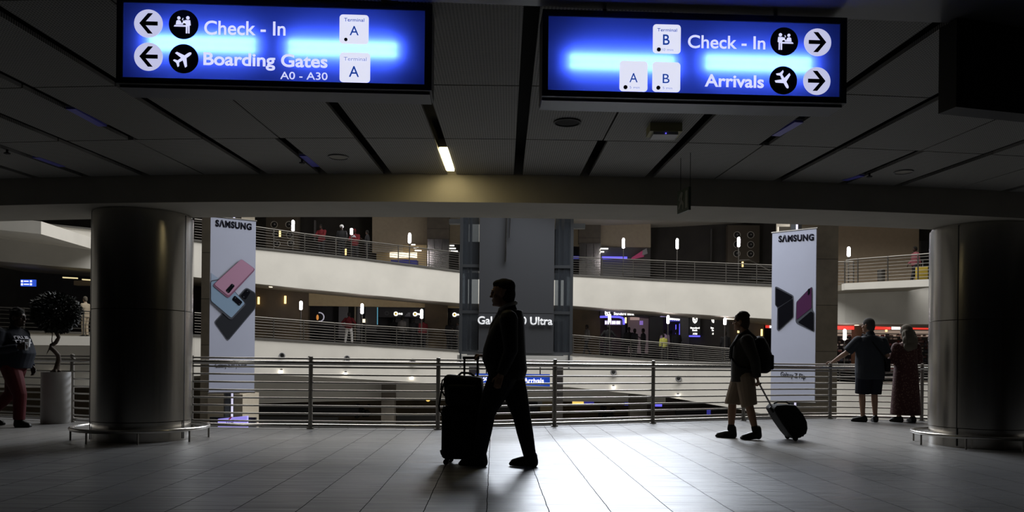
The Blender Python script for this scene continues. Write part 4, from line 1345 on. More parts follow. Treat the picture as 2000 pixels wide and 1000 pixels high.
one('ceiling_spot', wallbox(1672, 1678, 633.6, 635.6, d - 0.6, 0.2), 'warm_glow', 'tiny ceiling spot above the brown shop pier', 'light')
gm = [mat('goods' + str(k), c_, 0.6) for k, c_ in enumerate(((0.16, 0.15, 0.14), (0.09, 0.055, 0.04), (0.5, 0.46, 0.40), (0.05, 0.06, 0.08), (0.16, 0.04, 0.04)))]
bm = B(); idx = []
for k in range(420):
    x, y = rnd.uniform(1630, 1860), 657 + 6 * rnd.randrange(0, 12)
    s_ = rnd.uniform(1.2, 3.2)
    n0 = len(bm.faces); wallbox(x - s_, x + s_, y - rnd.uniform(2, 4.5), y, d + rnd.uniform(0.3, 0.9), 0.12, bm); bm.faces.ensure_lookup_table()
    idx += [rnd.choice((0, 0, 1, 2, 3, 4))] * (len(bm.faces) - n0)
o = obj('shop_goods', bm, gm[0], loc=P(1730, 712, d))
for g in gm[1:]:
    o.data.materials.append(g)
for p, i in zip(o.data.polygons, idx):
    p.material_index = i
tag(o, 'packed shelves of small dark goods in the far red shop', 'goods', kind='stuff')

# side gallery behind the potted tree
d = dA(54) + 2.4
one('direction_sign', wallbox(40, 68, 546, 559, d, 0.12), mat('blue_sign_far', (0.02, 0.05, 0.3), 0.5, emit=(0.03, 0.10, 0.72), strength=0.8), 'small far blue direction sign high over the side gallery', 'sign')
o = bpy.data.objects[-1] if False else None
root = thing('sign_lettering', 'white marks on the small far blue direction sign', 'lettering', P(54, 556, d - 0.02))
for x0, x1, y0, y1 in ((41, 44, 547.5, 551), (41, 44, 553.5, 557), (46.5, 55, 548.4, 550), (46.5, 56, 554.4, 556), (58.5, 61.5, 547.5, 551), (58.5, 61.5, 553.5, 557)):
    obj('mark', wallbox(x0, x1, y0, y1, d - 0.03, 0.03), 'white_glow', root)
for x0, x1, y, lb in ((122, 150, 541.7, 'longer warm ceiling strip over the side gallery'), (160, 182, 545.6, 'warm ceiling strip over the side gallery, partly behind the column')):
    q = [P(x0, y + 1.2, dA(100) + 1.5), P(x1, y + 2.6, dA(100) + 1.5), P(x1, y + 0.4, dA(100) + 1.5), P(x0, y - 1, dA(100) + 1.5)]
    one('light_strip', quadwall(q, 0.1), mat('strip_yellow' + str(x0), (0.8, 0.7, 0.4), 0.5, emit=(1.0, 0.84, 0.45), strength=0.8), lb, 'light')
struct('trim_side', wallbox(144, 182, 548, 557, dA(150) + 2.5, 0.4), 'tan_wall')

# ------------------------------------------------------------------ air nozzles and downlights on the lower parapet


def nozzle(px, py, rp, label):
    d = dA(px); c = P(px, py, d - 0.13); r = rp * d / F
    root = thing('air_nozzle', label, 'vent', c, 0, 'air nozzles on the lower parapet')
    ax = (0.15 if px > 1000 else -0.1, -1, 0.1)
    bm = B(); lathe(bm, c, [(r, 0.0), (r, 0.03), (r * 0.9, 0.06), (r * 0.62, 0.02), (r * 0.58, 0.0)], 22, axis=ax, cap=False); obj('rim', bm, 'grey_metal', root, smooth=True)
    bm = B(); lathe(bm, c, [(r * 0.6, 0.002), (r * 0.6, 0.008), (r * 0.1, 0.012)], 22, axis=ax); obj('throat', bm, 'black', root)


for x, y, lb in ((551, 695, 'round grey air nozzle on the white lower parapet, first beside the phone banner'), (678, 700.5, 'round grey air nozzle on the white lower parapet, just above the handrail'),
                 (806, 706.5, 'round grey air nozzle hidden behind the handrail beside the suitcase'), (1198, 727, 'round grey air nozzle on the white lower parapet below the bank guard'), (1325, 739.5, 'round grey air nozzle on the white lower parapet nearest to the backpacker')):
    nozzle(x, y, 6.3, lb)


def washer(px, py, label):
    d = dA(px); c = P(px, py, d - 0.1)
    root = thing('wall_light', label, 'light', c, 0, 'small lights on the lower parapet')
    bm = B(); ellipsoid(bm, c, (0.075, 0.06, 0.075)); obj('bulb', bm, 'spot_glow', root)
    bm = B(); lathe(bm, c + Vector((0, 0.02, 0.07)), [(0.05, 0), (0.07, 0.04), (0.03, 0.07)], 12); obj('hood', bm, 'far_steel', root)


for x, y, lb in ((549, 726, 'small white light on the lower parapet near the phone banner'), (675, 730.5, 'small white light on the lower parapet, second beyond the phone banner'), (805, 738.5, 'small white light on the lower parapet beside the suitcase'),
                 (897, 736, 'small white light on the lower parapet hidden by the suitcase handle'), (1198, 757, 'small white light on the lower parapet under the bank guard'), (1324, 773, 'small white light on the lower parapet by the backpacker'), (108, 732.5, 'small white light on the lower parapet behind the plant pot')):
    washer(x, y, lb)
one('junction_box', wallbox(602, 610, 695.5, 701, dA(606) - 0.1, 0.1), 'shop_grey', 'small dark box on the white lower parapet between two air nozzles', 'box')

# ------------------------------------------------------------------ ground floor shops below
gd = lambda x: dA(x) + 5.0
for x0, x1, y0, y1, m, lb in ((497, 700, 790, 812, 'shop_black', 'long dark shop window on the ground floor beside the phone banner'), (900, 1050, 784, 806, 'shop_black', 'dark shop window on the ground floor behind the businessman'),
                              (1055, 1084, 783, 808, 'gold_bulkhead', 'dim golden shop wall on the ground floor below the blue arrivals sign'), (1320, 1420, 798, 812, 'shop_black', 'dark shop window on the ground floor in front of the backpacker'),
                              (775, 850, 808, 824, 'shop_grey', 'dim grey counter on the ground floor behind the suitcase'), (500, 660, 814, 830, 'shop_grey', 'pale long counter on the ground floor beside the phone banner')):
    one('shop_window', wallbox(x0, x1, y0, y1, gd(x0), 0.2), m, lb, 'shop')
for x0, x1, y0, y1, m, lb in ((1118, 1140, 784, 790, 'yellow_logo', 'small yellow lit sign on the ground floor past the businessman'), (1141, 1160, 784.5, 790, 'blue_dim', 'small blue lit sign beside the yellow one on the ground floor'),
                              (1220, 1229, 786, 792, 'blue_dim', 'tiny blue lit sign on the ground floor behind the railing'), (1280, 1293, 788, 794, 'blue_glow', 'small blue lit sign on the ground floor near the railing post'),
                              (1381, 1388, 800, 811, 'blue_dim', 'small blue screen on the ground floor behind the backpacker'), (1048, 1059, 784, 792, 'print_white', 'small white lit emblem on the ground floor below the arrivals sign')):
    one('shop_sign', wallbox(x0, x1, y0, y1, gd(x0) - 0.4, 0.1), m, lb, 'sign')
c = P(836, 781, gd(836) - 1); bm = B(); ellipsoid(bm, c, (0.12, 0.12, 0.10)); tag(obj('globe_lamp', bm, 'yellow_logo', loc=c), 'round orange lamp on the ground floor beside the suitcase', 'lamp')
for px_, lb in ((705, 'dark bushy planter on the ground floor behind the railing'), (1185, 'dark low seat row on the ground floor below the bank')):
    c = P(px_, 815, gd(px_) - 0.6); bm = B()
    for k in range(30):
        ellipsoid(bm, c + Vector((rnd.uniform(-0.5, 0.5), rnd.uniform(-0.2, 0.2), rnd.uniform(0, 0.7))), (0.12, 0.12, 0.1), 7, 5)
    tag(obj('planter' if px_ == 705 else 'seat_row', bm, 'leaf' if px_ == 705 else 'shop_black', loc=c), lb, 'plant' if px_ == 705 else 'seat')

# blue arrivals sign under the lift tower
d = 28.6
root = thing('direction_sign', 'blue arrivals sign with a white aircraft below the lift tower', 'sign', P(1010, 756, d))
obj('board', quadwall([(929, 750, d), (1074, 755, d), (1074, 731, d), (929, 729.5, d)], 0.2), 'blue_sign', root)
pl = vplane(929, 1074, 752, d)
pl.text('lettering', 'Arrivals', (1023, 747), (1062, 747.6), 9, 'white_glow', root, 0.04, bold=0.015, depth=0.02)
(a, b), rr = sc(pl, 948, 741, 7); pict_plane(pl, (a, b), rr, root, -35, 0.04, 'white_glow')
for x in (950, 1055):
    bm = B(); tube(bm, [P(x, 731, d + 0.1), P(x, 700, d + 0.1)], 0.025, 6); obj('hanger', bm, 'far_steel', root)

# ------------------------------------------------------------------ lift tower
LD = 28.0
a, b = P(899, 690, LD), P(1115, 692, LD); t_ = P(905, 395, LD)
x0, x1, zb, zt = a.x, b.x, (a.z + b.z) / 2, t_.z + 0.6
root = thing('lift_tower', 'glass lift tower with a dark grey sheet and white product lettering', 'lift', ((x0 + x1) / 2, LD, zb))
Wd = x1 - x0


def zpx(y, x=1000):
    return P(x, y, LD).z


ax = lambda p: P(p, 560, LD).x
px0, px1 = ax(936), ax(1082)
bm = B(); box(bm, px0, px1, LD - 0.08, LD - 0.05, zpx(612) + 0.01, zt - 0.1); obj('sheet', bm, 'lift_panel', root)
bm = B(); box(bm, px0, px1, LD - 0.08, LD - 0.05, zpx(689), zpx(612) - 0.01); obj('lower_sheet', bm, 'lift_panel', root)
for nm, xa, xb in (('front_pane', x0, px0), ('front_pane', px1, x1)):
    for ya, yb in ((690, 611), (609.5, 521), (519.5, 395)):
        bm = B(); box(bm, xa + 0.03, xb - 0.03, LD, LD + 0.02, zpx(ya) + 0.02, zpx(yb) - 0.02); obj('glass_pane', bm, 'lift_glass', root)
for xa in (x0, x1):
    bm = B(); box(bm, xa - 0.012, xa + 0.012, LD + 0.04, LD + 3.4, zb, zt); obj('glass_pane', bm, 'lift_glass', root)
for xa in (x0, x1):
    bm = B(); box(bm, xa - 0.05, xa + 0.05, LD - 0.03, LD + 0.09, zb, zt); obj('mullion', bm, 'lift_steel', root)
for xa in (x0, x1):
    bm = B(); box(bm, xa - 0.06, xa + 0.06, LD + 3.3, LD + 3.42, zb, zt); obj('mullion', bm, 'lift_steel', root)
for y in (520, 610, 690):
    bm = B(); box(bm, x0, x1, LD - 0.02, LD + 0.08, zpx(y) - 0.05, zpx(y) + 0.05); obj('transom', bm, 'lift_steel', root)
    bm = B(); box(bm, x0 + 0.05, x1 - 0.05, LD + 3.3, LD + 3.4, zpx(y) - 0.12, zpx(y) + 0.12); obj('rear_beam', bm, 'lift_steel', root)
for p in (914, 1098):
    bm = B(); tube(bm, [Vector((ax(p), LD + 1.6, zb)), Vector((ax(p), LD + 1.6, zt))], 0.05, 8); obj('guide_rail', bm, 'lift_steel', root)
for p, r_ in ((988, 0.035), (995, 0.02)):
    bm = B(); tube(bm, [Vector((ax(p) - 0.02, LD - 0.12, zpx(512 if p == 988 else 466))), Vector((ax(p) + 0.03, LD - 0.12, zt - 0.2))], r_, 8); obj('cable', bm, 'rail_steel', root)
pl = vplane(905, 1110, 690, LD - 0.08)
pl.text('lettering', 'Galaxy S20 Ultra', (933, 633), (1079, 634.5), 15.5, 'lift_text', root, 0.02, bold=0.02, depth=0.02)
bm = B(); box(bm, x0 - 0.1, x1 + 0.05, LD - 0.15, LD + 3.6, zb - 0.45, zb - 0.06); obj('base_slab', bm, 'plaster_white', root)
for xa in (x0 + 0.02, x1 - 0.08):
    bm = B(); box(bm, xa - 0.03, xa + 0.03, LD - 0.2, LD - 0.15, zb - 0.5, zb + 0.02); obj('base_bracket', bm, 'lift_steel', root)
for p, q_ in ((1086, 1106), (914, 934)):
    bm = B(); box(bm, ax(p), ax(q_), LD + 1.2, LD + 1.8, -4.3, zb - 0.45); obj('support_pier', bm, 'pillar_stone_grey', root)
for xa, xb, y in ((x0 - 0.7, x0, 430.5), (x1, x1 + 0.75, 437)):
    bm = B(); z = P(900, y, LD + 3).z; box(bm, xa, xb, LD + 3.2, LD + 3.5, z - 0.09, z + 0.09); obj('tie_beam', bm, 'lift_steel', root)
# pale blinds in the side lights of the tower
for (xa, xb, ya, yb), lb in (((915, 936, 438, 472), 'pale blind behind the lift glass on the phone banner side'), ((1112, 1117.5, 441, 520), 'narrow pale pane at the far edge of the lift tower')):
    one('pale_panel', wallbox(xa, xb, ya, yb, LD + 3.55, 0.06), 'plaster_white', lb, 'panel')

# ------------------------------------------------------------------ hanging banners


def banner(tl, tr, bl, br, d0, d1, label, polelabel):
    A, Bq = P(*bl, d0), P(*br, d1)
    z0 = (A.z + Bq.z) / 2; z1 = (P(*tl, d0).z + P(*tr, d1).z) / 2
    A.z = Bq.z = z0
    pl = Plane(A, Bq); H = z1 - z0
    root = thing('banner', label, 'banner', pl.at(pl.W / 2, 0))
    bm = B(); obox(bm, pl.at(pl.W / 2, H / 2, -0.02), pl.u, pl.v, pl.n, pl.W / 2, H / 2, 0.02); obj('sheet', bm, 'banner_cloth', root)
    for b in (0.0, H):
        bm = B(); tube(bm, [pl.at(-0.03, b, -0.02), pl.at(pl.W + 0.03, b, -0.02)], 0.028, 8); obj('hem_bar', bm, 'far_steel', root)
    pole = root
    bm = B(); obox(bm, pl.at(pl.W / 2 - 0.03, H / 2 - 1.2, -0.24), pl.u, pl.v, pl.n, 0.13, H / 2 + 2.2, 0.1); obj('post', bm, 'lift_steel', pole)
    bm = B(); obox(bm, pl.at(pl.W / 2 + 0.04, H / 2 - 1.2, -0.13), pl.u, pl.v, pl.n, 0.028, H / 2 + 2.2, 0.012); obj('light_strip', bm, mat('strip_lilac' + str(int(d0 * 10)), (0.8, 0.8, 0.9), 0.5, emit=(0.8, 0.76, 1.0), strength=0.7), pole)
    for b in (0.1, H - 0.1):
        bm = B(); obox(bm, pl.at(pl.W / 2, b, -0.09), pl.u, pl.v, pl.n, 0.05, 0.03, 0.06); obj('bracket', bm, 'far_steel', root)
    return pl, root, H


def art(pl, root, name, pts, m, lift, rad=0.0):
    """printed shape from pixel outline, corners rounded by rad"""
    q = [pl.ab(x, y) for x, y in pts]
    if rad:
        out = []
        n = len(q)
        for i in range(n):
            p0, p1, p2 = Vector(q[i - 1]), Vector(q[i]), Vector(q[(i + 1) % n])
            a = p1 + (p0 - p1).normalized() * min(rad, (p0 - p1).length * 0.4); b = p1 + (p2 - p1).normalized() * min(rad, (p2 - p1).length * 0.4)
            for k in range(5):
                t = k / 4
                out.append(tuple(a * (1 - t) ** 2 + p1 * 2 * t * (1 - t) + b * t * t))
        q = out
    return pl.poly(name, q, m, root, lift, 0.003)


pl, root, H = banner((412, 424), (500, 430.5), (408, 769), (496.5, 764), 23.6, 24.3, 'tall pale banner printed with pink, blue and dark slab phones', 'grey pole with a white light line behind the banner of slab phones')
pl.text('lettering', 'SΛMSUNG', (421, 441.5), (491.5, 449), 13.2, 'banner_ink', root, 0.004, bold=0.045, spacing=1.12, cap=0.76)
K = lambda pts, ox, oy, k: [(ox + x / k, oy + y / k) for x, y in pts]
k1 = lambda pts: K(pts, 400, 420, 5.0)
k2 = lambda pts: K(pts, 400, 600, 4.165)
art(pl, root, 'printed_halo', k1([(62, 565), (150, 630), (62, 860)]), 'phone_blue_pale', 0.002)
art(pl, root, 'printed_phone', k1([(405, 705), (497, 760), (497, 910), (225, 1233), (90, 1045)]), 'phone_edge', 0.004, 0.08)
art(pl, root, 'printed_phone_back', k1([(408, 716), (495, 768), (495, 900), (225, 1218), (102, 1048)]), 'phone_grey', 0.008, 0.08)
art(pl, root, 'printed_camera', k1([(405, 722), (446, 752), (398, 828), (352, 790)]), 'phone_black', 0.012, 0.04)
art(pl, root, 'printed_phone', k1([(58, 640), (180, 620), (395, 860), (395, 880), (265, 1018), (240, 1018), (58, 850)]), 'phone_edge', 0.016, 0.05)
art(pl, root, 'printed_phone_back', k1([(60, 650), (180, 630), (390, 862), (258, 1005), (60, 838)]), 'phone_blue', 0.020, 0.05)
art(pl, root, 'printed_camera', k1([(290, 785), (368, 850), (336, 890), (262, 826)]), 'phone_black', 0.024, 0.04)
art(pl, root, 'printed_phone', k1([(355, 430), (485, 525), (482, 545), (235, 808), (215, 805), (82, 695), (84, 675)]), 'phone_pink_edge', 0.028, 0.06)
art(pl, root, 'printed_phone_back', k1([(355, 432), (482, 527), (228, 790), (88, 678)]), 'phone_pink', 0.032, 0.06)
art(pl, root, 'printed_camera', k1([(262, 668), (292, 692), (232, 766), (200, 738)]), 'phone_black', 0.036, 0.04)
for x, y, b_ in ((415, 745, 0), (378, 800, 0), (295, 810, 0), (335, 870, 0), (270, 685, 0), (222, 745, 0)):
    (a, b), rr = sc(pl, 400 + x / 5, 420 + y / 5, 1.0); pl.disc('printed_lens', (a, b), rr, 'phone_edge', root, 0.040, 0.002, 10)
pl.text('lettering', 'Galaxy S20 | S20+', (420, 718), (482, 717), 9, 'banner_ink', root, 0.004, bold=0.008)

pl, root, H = banner((1512, 454), (1599, 446.5), (1505, 780.5), (1591, 788.5), 24.4, 23.5, 'tall pale banner printed with two half-folded dark and purple phones', 'grey pole with a white light line behind the banner of folding phones')
pl.text('lettering', 'SΛMSUNG', (1520.5, 472.5), (1589.5, 469), 12.6, 'banner_ink', root, 0.004, bold=0.045, spacing=1.12, cap=0.76)
k3 = lambda pts: K(pts, 1500, 440, 4.167)
art(pl, root, 'printed_phone', k3([(57, 500), (75, 500), (205, 570), (205, 750), (85, 862), (72, 850), (76, 668), (57, 650)]), 'phone_edge', 0.004, 0.05)
art(pl, root, 'printed_phone_half', k3([(64, 508), (198, 578), (196, 596), (80, 668), (64, 650)]), 'phone_black', 0.008, 0.04)
art(pl, root, 'printed_phone_half', k3([(202, 598), (202, 745), (84, 852), (82, 676)]), 'phone_black', 0.012, 0.04)
art(pl, root, 'printed_phone', k3([(360, 498), (362, 690), (376, 708), (376, 870), (232, 800), (224, 780), (230, 625), (330, 520)]), 'phone_edge', 0.004, 0.05)
art(pl, root, 'printed_phone_half', k3([(355, 503), (355, 672), (232, 770), (234, 628), (330, 524)]), 'phone_purple', 0.008, 0.04)
art(pl, root, 'printed_phone_half', k3([(350, 700), (370, 712), (370, 862), (244, 790)]), 'phone_black', 0.008, 0.04)
art(pl, root, 'printed_camera', k3([(325, 520), (342, 512), (342, 555), (325, 572)]), 'phone_black', 0.012, 0.03)
pl.text('lettering', 'Galaxy Z Flip', (1524.5, 735), (1573, 740), 9.5, 'banner_ink', root, 0.004, bold=0.008)
for xa, xb, ya, yb, lb in ((1521, 1555, 443, 470, 'pale stone cap behind the top of the folding-phone banner'),):
    one('stone_cap', wallbox(xa, 1596, ya, yb, 24.85, 0.12), 'beige_wall', lb, 'stone')
# lower violet screen at the foot of the slab phone banner
d = 23.0
root = thing('video_screen', 'violet lit screen at the foot of the banner of slab phones', 'screen', P(454, 836, d))
obj('panel', quadwall([(425.5, 838, d), (482.5, 838, d), (482.5, 812.5, d), (425.5, 818.5, d)], 0.12), 'violet_screen', root)
obj('surround', wallbox(409, 499, 815, 845, d + 0.14, 0.1), 'black', root)
pl = vplane(425, 482, 836, d)
pl.text('lettering', 'SΛM', (442, 827.5), (456, 827.5), 4, 'banner_ink', root, 0.02, bold=0.02)
art(pl, root, 'printed_stroke', [(446, 819), (449, 820), (455, 813.5), (451, 814)], 'magenta_sign', 0.02)

# ================================================================== PEOPLE
# local axes of a figure: +X forward, +Y its left side, +Z up; metres


def limb(bm, pts, rads, n=12, hem=False):
    """tapering round limb with rounded ends"""
    pts = [Vector(p) for p in pts]
    P_, R_ = [], []
    t0 = (pts[0] - pts[1]).normalized(); t1 = (pts[-1] - pts[-2]).normalized()
    P_ += [pts[0] + t0 * rads[0] * 0.9, pts[0] + t0 * rads[0] * 0.55]; R_ += [rads[0] * 0.35, rads[0] * 0.8]
    P_ += pts; R_ += list(rads)
    if not hem:
        P_ += [pts[-1] + t1 * rads[-1] * 0.55, pts[-1] + t1 * rads[-1] * 0.9]; R_ += [rads[-1] * 0.8, rads[-1] * 0.35]
    return tube(bm, P_, R_, n)


def torso(bm, secs, n=24, ex=2.3):
    """stack of level rounded sections (forward, side, up, half width, half depth)"""
    rings = []
    for f, s, z, hw, hd in secs:
        r = []
        for k in range(n):
            t = 2 * math.pi * k / n
            c, s_ = math.cos(t), math.sin(t)
            r.append(bm.verts.new((f + hd * math.copysign(abs(c) ** (2 / ex), c), s + hw * math.copysign(abs(s_) ** (2 / ex), s_), z)))
        rings.append(r)
    for a, b in zip(rings, rings[1:]):
        for k in range(n):
            bm.faces.new((a[k], a[(k + 1) % n], b[(k + 1) % n], b[k]))
    bm.faces.new(rings[0][::-1]); bm.faces.new(rings[-1])
    return bm


def fuse(o, voxel, smooth=4, fac=0.5):
    """merge overlapping volumes into one continuous skin"""
    m = o.modifiers.new('r', 'REMESH'); m.mode = 'VOXEL'; m.voxel_size = voxel; m.use_smooth_shade = True
    if smooth:
        s = o.modifiers.new('s', 'SMOOTH'); s.factor = fac; s.iterations = smooth
    dg = bpy.context.evaluated_depsgraph_get()
    me = bpy.data.meshes.new_from_object(o.evaluated_get(dg))
    old = o.data; mats = list(old.materials)
    o.modifiers.clear(); o.data = me
    me.materials.clear()
    for k in mats:
        me.materials.append(k)
    for p in me.polygons:
        p.use_smooth = True
    bpy.data.meshes.remove(old)
    return o


def head_rot(yaw, pitch):
    return Matrix.Rotation(R(yaw), 3, 'Z') @ Matrix.Rotation(R(pitch), 3, 'Y')


def add_head(bm, c, rot, k=1.0, detail=True, wide=1.0):
    c = Vector(c)

    def e(p, r):
        ellipsoid(bm, c + rot @ (Vector(p) * k), (r[0] * k, r[1] * k * wide, r[2] * k), 16, 10, rot)
    e((-0.006, 0, 0.022), (0.098, 0.076, 0.098))        # skull
    e((0.028, 0, -0.05), (0.066, 0.060, 0.075))         # face
    e((0.052, 0, -0.092), (0.040, 0.040, 0.028))        # jaw and chin
    if detail:
        e((0.088, 0, 0.026), (0.014, 0.045, 0.012))     # brow
        e((0.098, 0, -0.008), (0.013, 0.010, 0.030))    # nose bridge
        e((0.106, 0, -0.028), (0.016, 0.017, 0.012))    # nose tip
        e((0.088, 0, -0.062), (0.014, 0.026, 0.009))    # lips
        e((0.086, 0, -0.075), (0.013, 0.022, 0.008))
        e((0.083, 0, -0.102), (0.016, 0.020, 0.014))    # chin
        for s in (1, -1):
            e((0.062, 0.042 * s, -0.025), (0.024, 0.020, 0.024))   # cheeks
            e((-0.004, 0.080 * s, -0.012), (0.022, 0.010, 0.034))  # ears


def add_hand(bm, wrist, d, palm, side, curl=25, k=1.0, spread=1.0):
    """wrist, pointing direction, palm normal (where the fingers curl to), side vector towards the thumb"""
    w_ = Vector(wrist); d = Vector(d).normalized(); palm = Vector(palm); palm = (palm - d * palm.dot(d)).normalized(); s = Vector(side); s = (s - d * s.dot(d) - palm * s.dot(palm)).normalized()
    for off in (-0.026, -0.009, 0.009, 0.026):
        limb(bm, [w_ + s * off * 0.7 * k, w_ + (d * 0.085 + s * off) * k], [0.0155 * k, 0.0125 * k], 8)
    for off, ln, r in ((0.028, 0.070, 0.0085), (0.0095, 0.079, 0.009), (-0.0095, 0.073, 0.0085), (-0.028, 0.056, 0.0078)):
        p = w_ + (d * 0.085 + s * off * spread) * k; a = 0.0; pts = [p - d * 0.02 * k]; pts.append(p)
        for sg in (0.45, 0.30, 0.25):
            a += R(curl)
            p = p + (d * math.cos(a) + palm * math.sin(a)) * ln * sg * k
            pts.append(p)
        limb(bm, pts, [r * k] * 3 + [r * 0.93 * k, r * 0.8 * k], 8)
    p0 = w_ + (d * 0.025 + s * 0.028) * k
    p1 = p0 + (d * 0.032 + s * 0.026 + palm * 0.014) * k
    p2 = p1 + (d * 0.026 + s * 0.006 + palm * 0.018 * (curl / 30)) * k
    limb(bm, [w_ + (d * 0.01 + s * 0.012) * k, p0, p1, p2], [0.014 * k, 0.0125 * k, 0.0105 * k, 0.009 * k], 8)


def add_shoe(bm, heel, d, up=0.0, ln=0.28, r=0.045, high=0.085, g=1.0):
    """shoe from its heel point on the ground along direction d; up lifts the heel"""
    h = Vector(heel); d = Vector(d).normalized(); s = Vector((-d.y, d.x, 0)).normalized()
    z = Vector((0, 0, 1))
    for off in (-0.42, 0.42):
        limb(bm, [h + d * 0.035 + s * off * r * 0.8 + z * (0.030 + up), h + d * ln * 0.6 + s * off * r * 1.15 + z * 0.028, h + d * (ln - 0.035) + s * off * r * 0.6 + z * 0.024], [0.030, 0.028, 0.022], 10)
    limb(bm, [h + d * 0.055 + z * (high + up), h + d * 0.085 + z * (0.060 + up * 0.9), h + d * ln * 0.5 + z * (0.050 + up * 0.4), h + d * (ln - 0.06) + z * 0.036], [0.044 * g, 0.046 * g, 0.043 * g, 0.032 * g], 12)
    limb(bm, [h + d * 0.04 + z * (0.035 + up), h + d * 0.055 + z * (high + 0.02 + up)], [0.042 * g, 0.046 * g], 12)


def hair_cap(bm, c, rot, k=1.0, style='short'):
    c = Vector(c)

    def e(p, r):
        ellipsoid(bm, c + rot @ (Vector(p) * k), (r[0] * k, r[1] * k, r[2] * k), 16, 10, rot)
    e((-0.012, 0, 0.034), (0.101, 0.083, 0.098))
    e((-0.042, 0, -0.012), (0.073, 0.081, 0.090))
    e((-0.055, 0, -0.055), (0.050, 0.064, 0.062))
    if style == 'neat':
        e((0.022, 0, 0.082), (0.068, 0.066, 0.040)); e((-0.06, 0, 0.06), (0.055, 0.07, 0.06))
    if style == 'full':
        for i in range(26):
            a = rnd.uniform(0, 6.28); t = rnd.uniform(0.1, 1.2)
            e((-0.022 + 0.094 * math.sin(t) * math.cos(a), 0.078 * math.sin(t) * math.sin(a), 0.036 + 0.094 * math.cos(t)), (0.022, 0.022, 0.018))
    if style == 'long':
        e((-0.045, 0, -0.04), (0.080, 0.118, 0.12))
        e((-0.075, 0, -0.13), (0.075, 0.150, 0.12)); e((-0.095, 0, -0.22), (0.060, 0.155, 0.10))
        for i in range(14):
            y = -0.135 + 0.27 * i / 13
            limb(bm, [c + rot @ Vector((-0.08, y * 0.8, 0.02)), c + rot @ Vector((-0.12, y, -0.12)), c + rot @ Vector((-0.125, y * 1.08, -0.28 - 0.03 * (i % 3)))], [0.02, 0.022, 0.012], 7)


